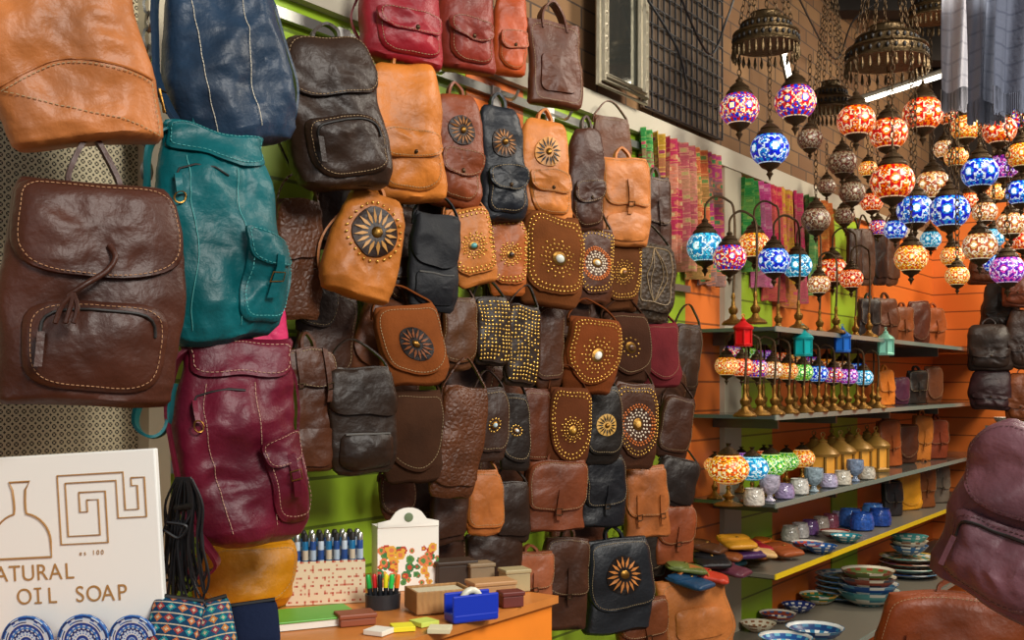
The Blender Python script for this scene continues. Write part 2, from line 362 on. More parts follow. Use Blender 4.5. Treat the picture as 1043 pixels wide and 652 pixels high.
    if kind=='flap' and strap:
        a=random.uniform(-.1,.1)
        MB().ribbon(catm([(-.48*W,D*.2,.86*H),(-.40*W,D*.35,1.05*H),(a*W,D*.45,1.26*H),(.40*W,D*.35,1.05*H),(.48*W,D*.2,.86*H)],6),(0,1,0),.009,.003).build('shoulder_strap',m,root)
    # soft leather: one shared sag over every part of this bag
    ph=sd*1.7; k1=2.2/W
    for o in LST:
        n=len(o.data.vertices); buf=[0.0]*(3*n); o.data.vertices.foreach_get('co',buf)
        for i in range(0,3*n,3):
            x,y,z=buf[i],buf[i+1],buf[i+2]; t=z/H
            buf[i]=x+W*sl*(.045*math.sin(4.2*t+ph)+.06*noise.noise((x*k1,z*k1+ph,ph)))
            buf[i+1]=y+D*sl*.16*noise.noise((x*k1*1.2+9,z*k1*1.2,ph+4))
            buf[i+2]=z+(H*sl*(.05*noise.noise((x*k1+5,z*k1*.7,ph+8)))*min(1,max(0,t*4)) if z0 is not None else H*sl*.05*noise.noise((x*k1+5,z*k1*.7,ph+8)))
        o.data.vertices.foreach_set('co',buf); o.data.update()
    return root
# ------------------------------------------------------------------ SETTING
def struct(name,mb,m,smooth=False): return tag(mb.build(name,m,None,smooth),kind='structure')
SE=sof(950); S0=-.3
def slat(hexc):
    m=bpy.data.materials.new('slat_'+hexc); m.use_nodes=True; nt=m.node_tree;N=nt.nodes;L=nt.links;b=N['Principled BSDF']; b.inputs['Roughness'].default_value=.5
    g=N.new('ShaderNodeNewGeometry'); sx=N.new('ShaderNodeSeparateXYZ'); L.new(g.outputs['Position'],sx.inputs[0])
    d=N.new('ShaderNodeMath');d.operation='DIVIDE';d.inputs[1].default_value=.1;L.new(sx.outputs['Z'],d.inputs[0])
    fr=N.new('ShaderNodeMath');fr.operation='FRACT';L.new(d.outputs[0],fr.inputs[0])
    lt=N.new('ShaderNodeMath');lt.operation='LESS_THAN';lt.inputs[1].default_value=.07;L.new(fr.outputs[0],lt.inputs[0])
    mx=N.new('ShaderNodeMix');mx.data_type='RGBA';c=lin(hexc);mx.inputs[6].default_value=c;mx.inputs[7].default_value=tuple(x*.35 for x in c[:3])+(1,)
    L.new(lt.outputs[0],mx.inputs[0]);L.new(mx.outputs[2],b.inputs['Base Color']); return m
GREEN=slat('93b42c'); ORANGE=slat('d96f2a')
s1=sof(698)
struct('wall_left',MB().wbox(S0,s1,-.1,0,0,2.27),GREEN)
struct('wall_left',MB().wbox(s1,SE,-.1,0,0,2.27),ORANGE)
for a,b in((752,785),(846,872)): struct('wall_left',MB().wbox(sof(a),sof(b),0,.006,0,2.25),GREEN)
struct('wall_left',MB().wbox(sof(474),sof(532),0,.003,2.0,2.263),ORANGE)
struct('wall_left',MB().wbox(sof(733),sof(750),0,.02,0,2.27),mat('a89f88',.7))
bk=bpy.data.materials.new('brick'); bk.use_nodes=True; nt=bk.node_tree; br=nt.nodes.new('ShaderNodeTexBrick'); tc=nt.nodes.new('ShaderNodeTexCoord'); mp=nt.nodes.new('ShaderNodeMapping')
mp.inputs['Rotation'].default_value=(PI/2,0,0); br.inputs['Color1'].default_value=lin('6d4e34'); br.inputs['Color2'].default_value=lin('836342'); br.inputs['Mortar'].default_value=lin('4b3c30')
br.inputs['Scale'].default_value=5.0; br.inputs['Mortar Size'].default_value=.015; br.inputs['Row Height'].default_value=.3
nt.links.new(tc.outputs['Object'],mp.inputs[0]); nt.links.new(mp.outputs[0],br.inputs[0]); nt.links.new(br.outputs[0],nt.nodes['Principled BSDF'].inputs['Base Color']); nt.nodes['Principled BSDF'].inputs['Roughness'].default_value=.9
struct('wall_left',MB().wbox(S0,SE+.3,-.1,-.02,2.27,3.4),bk)
struct('trim_1',MB().wbox(S0,SE,0,.025,2.265,2.33),mat('b4ac98',.6))
eo=lambda u,b,z:Vector((wp(SE,0,0)+NRM*u+DIR*b).to_tuple()[:2]+(z,))
def ebox(mb,u0,u1,b0,b1,z0,z1):
    v=[eo(a,b,c) for c in(z0,z1) for b in(b0,b1) for a in(u0,u1)]
    return mb.add(v,[(0,2,3,1),(4,5,7,6),(0,1,5,4),(2,6,7,3),(0,4,6,2),(1,3,7,5)])
struct('wall_back',ebox(MB(),-.1,3.2,0,.1,0,2.5),ORANGE)
struct('wall_back',ebox(MB(),-.1,3.2,0,.1,2.5,3.4),mat('2a211b',.9,var=.3))
struct('floor',MB().box((1.5,2.5,-.05),(9,13,.1)),mat('6a6058',.7,var=.2))
struct('ceiling',MB().box((2.2,5.4,3.42),(7,6.4,.1)),mat('1a1613',.9,var=.4,vs=4))
for i in range(5):
    b=MB(); y=3.4+i*.75; b.box((2.2,y,3.27),(7,.12,.2)); struct('ceiling',b,mat('241d18',.8,bump=.4,bs=20,var=.4))
# perforated panel + post
pm=bpy.data.materials.new('perforated'); pm.use_nodes=True; nt=pm.node_tree;N=nt.nodes;L=nt.links
tc=N.new('ShaderNodeTexCoord'); mp=N.new('ShaderNodeMapping'); mp.inputs['Rotation'].default_value=(0,0,-math.atan2(DIR.y,DIR.x))
L.new(tc.outputs['Object'],mp.inputs[0]); sx=N.new('ShaderNodeSeparateXYZ'); L.new(mp.outputs[0],sx.inputs[0])
def mth(op,a,b=None,c=None):
    n=N.new('ShaderNodeMath'); n.operation=op
    for i,v in enumerate((a,b,c)):
        if v is None: continue
        if isinstance(v,(int,float)): n.inputs[i].default_value=v
        else: L.new(v,n.inputs[i])
    return n.outputs[0]
u=mth('MULTIPLY',sx.outputs['X'],PI/.0125); v=mth('MULTIPLY',sx.outputs['Z'],PI/.0125)
val=mth('ADD',mth('ABSOLUTE',mth('SINE',u)),mth('ABSOLUTE',mth('SINE',v)))
hole=mth('MAXIMUM',mth('LESS_THAN',val,.62),mth('MULTIPLY',mth('GREATER_THAN',val,1.55),mth('GREATER_THAN',mth('ABSOLUTE',mth('SUBTRACT',mth('ABSOLUTE',mth('SINE',u)),mth('ABSOLUTE',mth('SINE',v)))),.05)))
mx=N.new('ShaderNodeMix'); mx.data_type='RGBA'; mx.inputs[6].default_value=lin('bfb393'); mx.inputs[7].default_value=lin('2e261c'); L.new(hole,mx.inputs[0])
b=N['Principled BSDF']; L.new(mx.outputs[2],b.inputs['Base Color']); b.inputs['Roughness'].default_value=.45; b.inputs['Metallic'].default_value=.2
struct('door_1',MB().wbox(S0,sof(128),.03,.045,1.0,2.27),pm)
struct('trim_2',MB().wbox(sof(124),sof(146),.02,.075,1.0,2.27),mat('b8ad92',.55))
for i,z in enumerate((2.215,2.03,1.80,1.57,1.34)):
    tag(MB().wbox(sof(150),s1,.004,.02,z,z+.022).build('hanging_rail',mat('8a8a84',.4,.7),None,False),'pale metal bag rail on green wall, '+['highest','second from the top','middle one','second from the bottom','lowest'][i],'rail','rails on the green wall')
for px in(350,432,505,560,610):
    p=hit(px,0,.02); p.z=2.2; t=thing('wall_hook','white plastic hook on top rail, '+ORD[(350,432,505,560,610).index(px)]+' from the left','hook',p,(0,0,YAWW),'hooks on the top rail')
    MB().box((0,0,.015),(.035,.008,.05)).build('plate',mat('e6e4da',.4),t,False,.002); MB().tube(catm([(0,-.004,.02),(0,-.05,.0),(0,-.07,.02)],4),.004).build('prong',STEEL,t)
# mirror & grille & ceiling tube lights
s_a,s_b=sof(600,.03),sof(650,.03); zb=2.335; zt=2.95
t=thing('framed_mirror','ornate silver framed mirror standing on the cream ledge','mirror',wp((s_a+s_b)/2,.045,zb),(0,0,YAWW)); hw=(s_b-s_a)/2; hh=zt-zb
MB().box((0,0,hh/2),(2*hw-.06,.01,hh-.06)).build('glass',mat('7d7f78',.08,.9),t,False)
fr=MB()
for i in range(4):
    fr.tube([(x*(hw-.006-i*.012),-.012-.012*math.sin(i*1.0),hh/2+z*(hh/2-.006-i*.012)) for x,z in((-1,-1),(1,-1),(1,1),(-1,1))],.009,6,True)
for z in[i*.035 for i in range(1,17)]:
    for x in(-1,1): fr.stud((x*(hw-.024),-.02,z),.012,.012)
fr.build('frame',mat('9a917c',.4,.5,.5,70),t)
t=thing('window_grille','black iron grid grille on the brick wall','grille',wp((sof(655)+sof(733))/2,.01,2.36),(0,0,YAWW)); hw=(sof(733)-sof(655))/2
MB().box((0,.015,.3),(2*hw,.01,.6)).build('backing',mat('5a4a3a',.9,var=.3),t,False)
g=MB()
for i in range(15): g.tube([(-hw+i*hw/7,0,0),(-hw+i*hw/7,0,.6)],.0035)
for i in range(12): g.tube([(-hw,0,i*.054),(hw,0,i*.054)],.0035)
g.build('bars',BLACK,t)
for lab,p,q in(('long glowing white fluorescent tube above the right hand lamps',at(876,104,4.6),at(966,75,4.3)),('upright glowing tube light behind the left lamp crown',at(793,24,3.95),at(807,92,3.95))):
    t=thing('tube_light',lab,'light',(0,0,0)); MB().tube([p,q],.009,10).build('tube',mat('fff6e0',.3,emit=6),t)
    MB().tube([p+Vector((0,.03,.02)),q+Vector((0,.03,.02))],.014,6).build('fitting',mat('555048',.5),t)
for i,pts in enumerate(([(660,0,3.2),(690,50,3.3),(700,90,3.4)],[(690,-10,3.3),(722,55,3.6),(740,20,3.6),(750,-10,3.6)],[(812,-5,4),(850,60,4.6),(870,20,4.5),(905,-5,4.5)])):
    tag(MB().tube(catm([at(*p) for p in pts],8),.004).build('cable',BLACK),['thin black cable on the brick beside the mirror','black cable looping left of the first lamp crown','black cable looping between the two lamp crowns'][i],'cable')
# ------------------------------------------------------------------ BAGS
bag('plain tan leather backpack with curved seam cropped by the top left corner',70,52,165,190,'backpack','a4683d',off=.3,k=.75,roll=-8,deco='seam',T=.38,prof='boxy')
bag('navy blue rucksack with white stitching, above the teal rucksack',234,62,146,185,'rucksack','24364a',off=.24,k=.55,roll=-12,stc='d8ceb8',sl=1.1,plain=True)
bag('dark brown backpack with drawcord flap and zip pocket, in front of perforated panel',94,300,182,226,'backpack','42261d',off=.33,k=.72,roll=1,flap=.57,pocket='zip',cord=True,T=.34,stc='a87c58',prof='boxy',sl=.5)
bag('teal leather rucksack with side pocket',219,241,148,218,'rucksack','08565b',off=.26,k=.5,roll=2,stc='4f9a98',T=.52,sl=1.2,loop=True)
bag('burgundy red leather rucksack with side pocket, below the teal one',247,450,140,212,'rucksack','5c1528',off=.28,k=.5,roll=-5,stc='b08a74',T=.52,sl=1.2)
bag('mustard yellow bag half hidden below the burgundy rucksack',250,572,95,66,'flap','a8730f',off=.14,k=.5,deco='stitch',z0=1.101)
bag('bright pink bag peeking out between teal and burgundy rucksacks',270,345,38,70,'flap','d23565',off=.1,k=.5)
bag('crimson leather backpack at the top left of the highest row',408,17,84,96,'backpack','8e1f2a',off=.14,roll=4,pocket='flap',prof='boxy')
bag('reddish brown backpack second along the highest row',475,24,60,96,'backpack','7a2e25',off=.13,pocket='flap',prof='boxy')
bag('orange brown small backpack third along the highest row',519,33,36,86,'backpack','a64b24',off=.11,pocket='flap')
bag('dark brown bucket bag hanging alone beside the framed mirror',564,66,54,84,'tote','54301f',off=.14,pocket=True)
bag('black brown backpack with zip pocket left of the orange tan one',340,117,104,146,'backpack','2e221c',off=.2,k=.5,roll=-4,pocket='zip',flap=.6,stc='9a805f',sl=1)
bag('orange tan leather backpack with flap pocket',412,136,84,136,'backpack','b57032',off=.16,k=.5,roll=-4,pocket='flap',sl=1)
bag('brown backpack with sunburst medallion beside orange tan backpack',464,155,54,112,'backpack','733c24',off=.15,deco='sun',pocket='flap')
bag('black backpack with sunburst medallion',510,168,50,112,'backpack','1d2026',off=.16,deco='sun',pocket='flap',d2='2c2018')
bag('light tan backpack with dark sunburst medallion',555,175,55,102,'backpack','b5733c',off=.15,deco='sun',pocket='flap',d2='c08a4a')
bag('dark brown backpack right of the light tan medallion backpack',596,184,40,104,'backpack','41281f',off=.13,pocket='flap')
bag('caramel buckled satchel backpack left of the sequin scarves',635,206,50,88,'satchel','ad6f40',off=.14,pocket=True,flap=.45,deco='one')
bag('dark brown slim bag at the right end of the second row',668,220,28,76,'satchel','3f271c',off=.12,deco='one')
bag('brown crocodile textured bag behind the round tan medallion backpack',304,264,46,118,'flap','523322',off=.1,tex='croc',flap=.5,shape='soft')
bag('round tan backpack with dark sun medallion hung tilted',373,249,74,106,'backpack','a5672f',off=.2,roll=9,deco='sunlow',d2='2a1a12',gem='b5803f',sl=1)
bag('dark brown backpack behind the black nylon bag',408,262,44,100,'backpack','3f291f',off=.09,pocket='flap')
bag('black nylon zip bag with front pocket',442,268,50,96,'flap','1b1c20',off=.18,tex='nylon',flap=.45,shape='soft',pocket=True,roll=6)
bag('tan pointed flap bag studded, with pale stone medallion',480,252,46,76,'flap','b06f38',off=.17,roll=-12,deco='studs',shape='soft',gem='5aa0a0')
bag('orange brown studded flap bag, right of the tan pointed one',515,261,40,78,'flap','985528',off=.15,roll=-6,deco='studs',shape='soft',gem='40302a')
bag('large brown suede flap bag with gold studs and silver medallion',561,266,62,92,'flap','613a20',off=.17,tex='suede',deco='studs',shape='soft',roll=6,gem='d0d4c8')
bag('dark brown flap bag with white bead rows, right of large studded suede bag',605,270,38,76,'flap','4a2b1b',off=.14,deco='spiral',shape='soft',roll=4)
bag('brown suede bag with stud rows above the dark deep layer bag',631,279,42,76,'flap','533420',off=.12,tex='suede',deco='studs',shape='soft',gem='7a5030')
bag('dark tooled leather bag with diamond pattern near upper glass shelf',662,289,46,78,'flap','3d332a',off=.15,tex='tooled',deco='tooled',shape='square',roll=4,d2='8a7a62')
bag('brown suede bag with round flap and black sun medallion',418,352,66,80,'flap','714122',off=.18,tex='suede',deco='sun',roll=-6,d2='1c1412',gem='7c4a2a')
bag('brown bag tilted behind the suede sun medallion bag',384,345,44,80,'flap','5c3722',off=.1,roll=20,shape='soft')
bag('small plain brown square bag left of the gold studded pouch',466,340,36,72,'flap','4e311b',off=.15,shape='square',deco='stitch')
bag('black pouch covered in gold studs, left of larger gold tiled pouch',500,337,36,68,'flap','2a1f18',off=.17,shape='square',deco='gold',flap=.04)
bag('dark pouch with gold mosaic tiles reaching lower than its neighbour',531,352,36,80,'flap','2c2018',off=.18,shape='square',deco='gold',flap=.04,roll=6)
bag('dark brown narrow bag between gold tiles and round medallion bag',558,354,30,82,'flap','432819',off=.13,shape='square',deco='stitch')
bag('brown round flap bag with stud border and white stone medallion',602,363,56,76,'flap','64361c',off=.18,deco='studs',roll=5,gem='f0ece0',tex='suede')
bag('dark chocolate round suede bag beside burgundy round one',637,355,48,70,'flap','3c271e',off=.15,tex='suede',deco='concho',gem='5a4030')
bag('burgundy round suede bag',671,362,42,64,'flap','66262a',off=.16,tex='suede',deco='stitch')
bag('dark plain bag hanging next to the small lamps of the middle shelf',698,368,28,74,'flap','3a2a20',off=.10,shape='square',roll=5,deco='stitch')
bag('plain brown zip bag at the left of the lower rows',313,418,52,120,'satchel','4a2c1d',off=.15,pocket=True,flap=.7)
bag('black brown bag with two zip pockets',368,428,68,106,'flap','281e18',off=.2,flap=.55,shape='square',pocket=True)
bag('dark suede bag with large round flap below the sun medallion bag',421,445,60,92,'flap','3a271d',off=.17,tex='suede',deco='stitch')
bag('tilted crocodile brown satchel with woven strap',466,450,48,112,'flap','50301d',off=.2,tex='croc',roll=8,flap=.1,shape='square')
bag('dark bag with pale concho left of the black concho bag',499,433,34,72,'flap','382822',off=.16,deco='concho',gem='b8d0d8',shape='soft')
bag('black bag with silver concho right of a dark concho bag',523,440,32,76,'flap','221b18',off=.14,deco='concho',gem='dfe4e8',shape='soft')
bag('narrow red brown bag in the middle of the lower rows',545,436,30,80,'flap','542d1a',off=.12,deco='stitch',shape='square')
bag('brown bag with round gold medallion below the white stone bag',578,438,44,84,'flap','502e1c',off=.17,deco='studs',gem='c89840',tex='suede')
bag('black suede bag with gold sun medallion',612,433,40,76,'flap','1e1a18',off=.16,deco='sun',d2='caa45c',gem='2a2320',shape='soft')
bag('dark bag with orange and white beaded rings',646,434,46,84,'flap','3f2618',off=.18,deco='spiral',roll=4,gem='f0b860')
bag('dark brown tilted bag at the right end beside glass shelf',687,436,34,62,'flap','3f271c',off=.12,shape='square',deco='stitch',roll=8)
bag('dark brown bag left of the small tan pouch in lower row',456,520,36,66,'flap','38241a',off=.13,shape='square')
bag('small tan pouch hanging below the crocodile satchel',492,512,38,64,'flap','a06234',off=.15,shape='square',deco='stitch')
bag('dark bag between tan pouch and brown buckled satchel',520,522,38,60,'flap','2a1e18',off=.13,shape='square')
bag('reddish brown satchel with buckled flap in lower row',565,505,60,68,'satchel','673925',off=.16,deco='one',flap=.3)
bag('black satchel with stitched flap, left of the caramel one',613,500,44,72,'satchel','1a1a1e',off=.15,deco='one',flap=.3)
bag('caramel satchel in lower row with two straps',657,511,44,70,'satchel','965b34',off=.16,flap=.3)
bag('black bag tilted at the right end of the lower row',688,492,42,50,'flap','231c1a',off=.13,shape='square',roll=14)
bag('rust brown satchel under the tilted black bag',687,545,38,58,'satchel','7a4127',off=.13,deco='one')
bag('black satchel with tan sunburst medallion near the counter end',628,596,66,92,'satchel','1f2125',off=.17,deco='sun',flap=.25)
bag('dark brown folded bag left of the black sunburst satchel',575,594,46,90,'satchel','3f281d',off=.13,deco='one',roll=6)
bag('tan pink satchel just behind the counter end',540,592,44,58,'satchel','8d543b',off=.11,deco='one')
bag('chocolate bag low behind the counter clutter',500,568,58,50,'flap','301f15',off=.1,shape='square')
bag('caramel tote bag at the bottom right of the bag wall',706,624,74,66,'tote','a06538',off=.2,pocket=True)
bag('brown satchel cropped by the bottom edge under the sunburst satchel',655,640,50,60,'satchel','62371f',off=.2,deco='one')
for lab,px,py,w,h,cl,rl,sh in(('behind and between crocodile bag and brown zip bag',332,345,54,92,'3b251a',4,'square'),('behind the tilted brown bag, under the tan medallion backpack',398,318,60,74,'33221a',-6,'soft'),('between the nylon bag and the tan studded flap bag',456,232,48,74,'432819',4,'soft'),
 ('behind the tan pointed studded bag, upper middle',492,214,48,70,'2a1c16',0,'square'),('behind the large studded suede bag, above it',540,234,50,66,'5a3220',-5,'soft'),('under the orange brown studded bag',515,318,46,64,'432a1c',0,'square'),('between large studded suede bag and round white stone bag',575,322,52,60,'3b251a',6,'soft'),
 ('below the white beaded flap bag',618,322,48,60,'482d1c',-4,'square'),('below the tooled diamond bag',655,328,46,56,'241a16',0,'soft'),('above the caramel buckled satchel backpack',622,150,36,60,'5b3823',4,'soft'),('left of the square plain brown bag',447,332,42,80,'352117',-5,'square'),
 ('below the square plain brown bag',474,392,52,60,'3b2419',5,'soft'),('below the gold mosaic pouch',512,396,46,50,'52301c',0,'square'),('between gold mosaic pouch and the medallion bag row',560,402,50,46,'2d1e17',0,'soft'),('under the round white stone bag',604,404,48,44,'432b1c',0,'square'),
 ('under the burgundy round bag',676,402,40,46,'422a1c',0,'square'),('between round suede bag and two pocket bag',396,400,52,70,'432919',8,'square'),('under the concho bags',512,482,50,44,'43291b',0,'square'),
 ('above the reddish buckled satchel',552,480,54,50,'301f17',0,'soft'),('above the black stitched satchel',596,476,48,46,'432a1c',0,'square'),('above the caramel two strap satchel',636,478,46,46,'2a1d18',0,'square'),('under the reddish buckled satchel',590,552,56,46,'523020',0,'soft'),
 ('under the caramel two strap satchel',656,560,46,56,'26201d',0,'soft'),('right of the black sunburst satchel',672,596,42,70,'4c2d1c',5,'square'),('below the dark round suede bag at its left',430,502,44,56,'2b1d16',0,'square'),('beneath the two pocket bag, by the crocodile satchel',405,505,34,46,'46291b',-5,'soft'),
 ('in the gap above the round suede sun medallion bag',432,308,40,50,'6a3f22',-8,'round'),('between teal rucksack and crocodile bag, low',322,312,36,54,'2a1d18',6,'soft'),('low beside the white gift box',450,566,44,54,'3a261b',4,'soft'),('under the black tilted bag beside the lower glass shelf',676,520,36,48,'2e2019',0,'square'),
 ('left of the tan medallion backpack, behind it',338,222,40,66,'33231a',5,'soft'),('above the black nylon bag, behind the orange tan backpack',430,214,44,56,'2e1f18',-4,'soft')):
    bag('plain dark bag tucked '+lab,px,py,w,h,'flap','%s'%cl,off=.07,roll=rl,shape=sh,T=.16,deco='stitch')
G2='leather goods in the right foreground'
bag('plum brown leather backpack cropped by the right edge',1038,528,138,184,'backpack','66434a',Y=1.6,Fv=(-.6,-.8,0),roll=26,flap=.5,pocket='zip',group=G2,stc='5a3c3c',sl=1.5,T=.5)
bag('chestnut leather bag cropped by the bottom right corner',972,658,150,106,'satchel','703a20',Y=2.0,Fv=(-.25,-.97,0),group=G2,flap=.35)
G3='bags at the back of the shop'
for lab,px,py,w,h,kd,cl,Yv in(('topmost black backpack on the orange back wall',1018,312,36,46,'backpack','221e1c',5.55),('middle black backpack on the orange back wall',1008,354,44,48,'backpack','2a2220',5.45),('lowest dark plum backpack on the orange back wall',1010,397,42,42,'backpack','321f20',5.45),('dark brown bag at right edge of the orange back wall',1040,345,28,60,'backpack','302420',5.4),
 ('brown backpack hanging high on the orange back wall',1004,268,34,44,'backpack','4a2c1e',5.6),('red brown bag at the right edge above the dark brown one',1036,290,30,46,'backpack','5a3020',5.4),('chestnut bag low on the orange back wall at right edge',1040,405,30,48,'backpack','6a3d24',5.4)):
    bag(lab,px,py,w,h,kd,cl,Y=Yv,Fv=(-.4,-.9,0),pocket='flap',group=G3)
for i,px in enumerate((869,882,895,908)):
    bag('dark hanging bag above the upper shelf, '+ORD[i]+' from the left',px,262,17,58,'flap',['3a2a22','4a3428','2d211d','503527'][i],off=.1,k=.3,shape='square',group=G3)
Z1,Z2,Z3,Z4,Z5=1.68,1.395,1.112,.884,.6
for lab,px,py,w,h,kd,cl,zz,of in(('black handbag left on the upper right shelf',884,330,24,44,'satchel','2a211e',Z1,.15),('brown handbag second on the upper right shelf',902,332,26,46,'satchel','5a3522',Z1,.15),('chestnut handbag third on the upper right shelf',919,334,24,38,'satchel','7b4628',Z1,.15),('dark red brown handbag fourth on the upper right shelf',935,338,26,46,'flap','4e2a1e',Z1,.17),('rust handbag last on the upper right shelf',951,338,22,40,'satchel','8a4a28',Z1,.17),
 ('orange handbag on the middle shelf beside the small lamps',902,397,18,36,'satchel','c8742c',Z2,.15),('plum handbag on the middle shelf right of the orange one',917,397,20,28,'flap','50283a',Z2,.15),('black handbag near the right end of the middle shelf',933,397,22,34,'satchel','26211f',Z2,.17),('brown handbag at the right end of the middle shelf',950,397,20,38,'flap','5c3826',Z2,.19),
 ('rust brown handbag on the lower right shelf',905,450,26,48,'satchel','8a4a26',Z3,.15),('dark brown handbag on the lower right shelf',923,450,26,40,'flap','4a2b1e',Z3,.16),('caramel handbag on the lower right shelf',938,450,22,46,'satchel','a8682f',Z3,.17),('red brown handbag at the end of the lower right shelf',954,450,22,40,'satchel','6d3524',Z3,.2),
 ('yellow bag low on the right shelf',925,515,28,40,'flap','d0942a',Z4,.16),('brown bag low beside the yellow bag',942,512,22,44,'satchel','6d4226',Z4,.2),('grey bag low at the end of the shelf',956,512,22,40,'satchel','5a5450',Z4,.2),('black bag low on the right shelf left of the yellow bag',908,520,22,36,'satchel','2b2828',Z4,.16)):
    bag(lab,px,py,w,h,kd,cl,off=of,k=.45,z0=zz+.001,group=G3,deco='one' if kd=='satchel' else 'stitch',strap=False,roll=random.uniform(-3,3))
# ------------------------------------------------------------------ SHELVES
GL=mat('4a514d',.12,spec=.8); sh0=sof(702)
for i,(z,dp,lab) in enumerate(((Z1,.3,'dark glass shelf under the gooseneck lamps, highest of the wall shelves'),(Z2,.3,'dark glass shelf under the rows of small mosaic lamps'),(Z3,.3,'dark glass shelf under the upright mosaic lamps and jars'),(Z4,.3,'lower shelf with a yellow front edge'),(Z5,.42,'lowest shelf carrying the ceramic bowls'))):
    t=thing('wall_shelf',lab,'shelf',(0,0,0),group='wall shelves')
    MB().wbox(sh0,SE-.01,.008,dp,z-.012,z).build('board',GL if i<3 else mat('6a6458',.4),t,False)
    MB().wbox(sh0,SE-.01,dp,dp+.005,z-.015,z+.002).build('front_edge',mat('76837a',.2) if i!=3 else mat('d8b820',.4),t,False)
    for px in(725,790,850,905):
        MB().wbox(sof(px),sof(px)+.015,.004,dp*.8,z-.05,z-.012).build('bracket',mat('6a6a66',.4,.7),t,False)
# ------------------------------------------------------------------ MOSAIC LAMPS
STY={'red':('c0080c','f07814','ffdcb4'),'blue':('0a20b8','1c84d8','d8ecff'),'multi':('c81418','1238c8','ffe8b4'),'amber':('d04c08','f0a828','ffeab0'),'turq':('0878b0','48c0e0','e0f8ff'),'green':('109040','98d030','e8ffc0'),'white':('a04a24','d8a860','fff0d4'),'purple':('5a18a0','d048b0','ecdcff'),'dull':('6a3226','988060','bfb49c')}
GM={}
def gcol(st,lon,lat,rng,i,j):
    A,B_,Wh=[lin(c) for c in STY[st]]; n={'red':6,'blue':5,'multi':7,'amber':8,'turq':5,'green':7,'white':6,'purple':6,'dull':7}[st]; g=1.0
    u=((lon/(2*PI)*n)%1-.5)*1.05; v=lat*.85*n/6; d=math.hypot(u,v); a=math.atan2(v,u)
    if abs(lat)>1.0: c=A if (j//2)%2 else B_
    elif abs(lat)>.9: c=Wh
    elif abs(lat)>.72: c=B_ if (j//3)%2 else A
    elif d<.15: c=Wh; g=1.4
    elif d<.22: c=B_; g=1.1
    elif d<.38+.09*math.cos(6*a): c=A; g=1.25
    elif d<.46+.05*math.cos(6*a): c=Wh
    else: c=B_ if rng.random()<.45 else (A if rng.random()<.65 else Wh)
    q=rng.uniform(.55,1.0)*g
    if rng.random()<.06: q*=.25
    return (c[0]*q,c[1]*q,c[2]*q,1)
def globe(st):
    if st in GM: return GM[st]
    rng=random.Random(st); ns,nl=78,34; rows=[]
    for i in range(nl+1):
        la=-1.2+2.4*i/nl; rows.append([(math.cos(la)*math.cos(2*PI*j/ns),math.cos(la)*math.sin(2*PI*j/ns),math.sin(la)*.92) for j in range(ns)])
    me=MB().grid(rows,colf=lambda i,j:gcol(st,2*PI*j/ns,-1.2+2.4*(i+.5)/nl,rng,i,j)).mesh('globe'); me.materials.append(GLOW if st!='dull' else PAINT); GM[st]=me; return me
CAPM=MB().lathe([(.42,.74),(.66,.70),(.68,.78),(.58,.92),(.46,1.02),(.50,1.08),(.36,1.22),(.16,1.36),(.20,1.46),(.07,1.58),(.05,1.75)],18).mesh('cap'); CAPM.materials.append(OLDB)
FINM=MB().lathe([(.42,-.76),(.56,-.78),(.42,-.96),(.18,-1.08),(.1,-1.18),(.19,-1.3),(.09,-1.44),(.01,-1.66)],16).mesh('finial'); FINM.materials.append(OLDB)
def hlamp(label,px,py,d,st,Y,top):
    P=at(px,py,Y); r=d/2*Y/F*.95; t=thing('hanging_lamp',label,'lamp',P,(0,0,random.uniform(0,6)),'hanging mosaic lamps',r)
    link('mosaic_globe',globe(st),None,t); link('cap',CAPM,None,t); link('finial',FINM,None,t)
    zt=min(3.3,top if top else 3.3)
    if zt>P.z+1.8*r: MB().links((0,0,1.7),(0,0,(zt-P.z)/r),.024/r,.0018/r,.0065/r).build('chain',OLDB,t)
    return t
def crown(label,px,py,w,h,Y,tiers=1):
    P=at(px,py,Y); R=w/2*Y/F; H=h*Y/F; t=thing('lamp_crown',label,'chandelier',P-Vector((0,0,H/2)),group='brass lamp crowns')
    n=30
    MB().lathe([(R*.96,.0),(R*1.02,0),(R*1.04,H*.05),(R*.99,H*.09),(R*.97,H*.30),(R*1.02,H*.34),(R*1.0,H*.39),(R*.80,H*.43),(R*.76,H*.47),(R*.74,H*.62),(R*.78,H*.66),(R*.74,H*.70),(R*.5,H*.74),(R*.46,H*.80),(R*.44,H*.92),(R*.47,H*.95),(R*.2,H*1.0),(.004,H*1.02)],40).build('tiered_band',BRONZE,t)
    for q,z,m_ in((.985,.2,n),(.755,.55,n-6)):
        c=MB()
        for i in range(m_):
            a=2*PI*i/m_; c.lathe([(.002,-H*.07),(H*.05,-H*.03),(H*.05,H*.03),(.002,H*.07)],6,(R*q*math.cos(a),R*q*math.sin(a),H*z))
        c.build('cutout_pattern',DARK,t)
    f=MB()
    for i in range(n): f.lathe([(.002,-.040),(.006,-.028),(.002,-.004)],6,(R*math.cos(2*PI*i/n),R*math.sin(2*PI*i/n),0))
    f.build('drop_fringe',BRONZE,t); c=MB()
    for i in range(7): a=2*PI*i/7+.4; c.links((R*.78*math.cos(a),R*.78*math.sin(a),H*.66),(0,0,min(H*.62+.5,3.3-P.z+H/2)),.024)
    c.build('chains',OLDB,t); return P
crown('wide brass lamp crown on the left with lamps below',780,30,66,36,3.4)
crown('wide brass lamp crown right of centre at the top',903,45,80,38,3.5)
crown('small brass lamp crown hanging lower between the two wide ones',846,97,42,30,3.8)
crown('brass lamp crown partly cut off by the top edge near shawls',952,4,50,30,4.3)
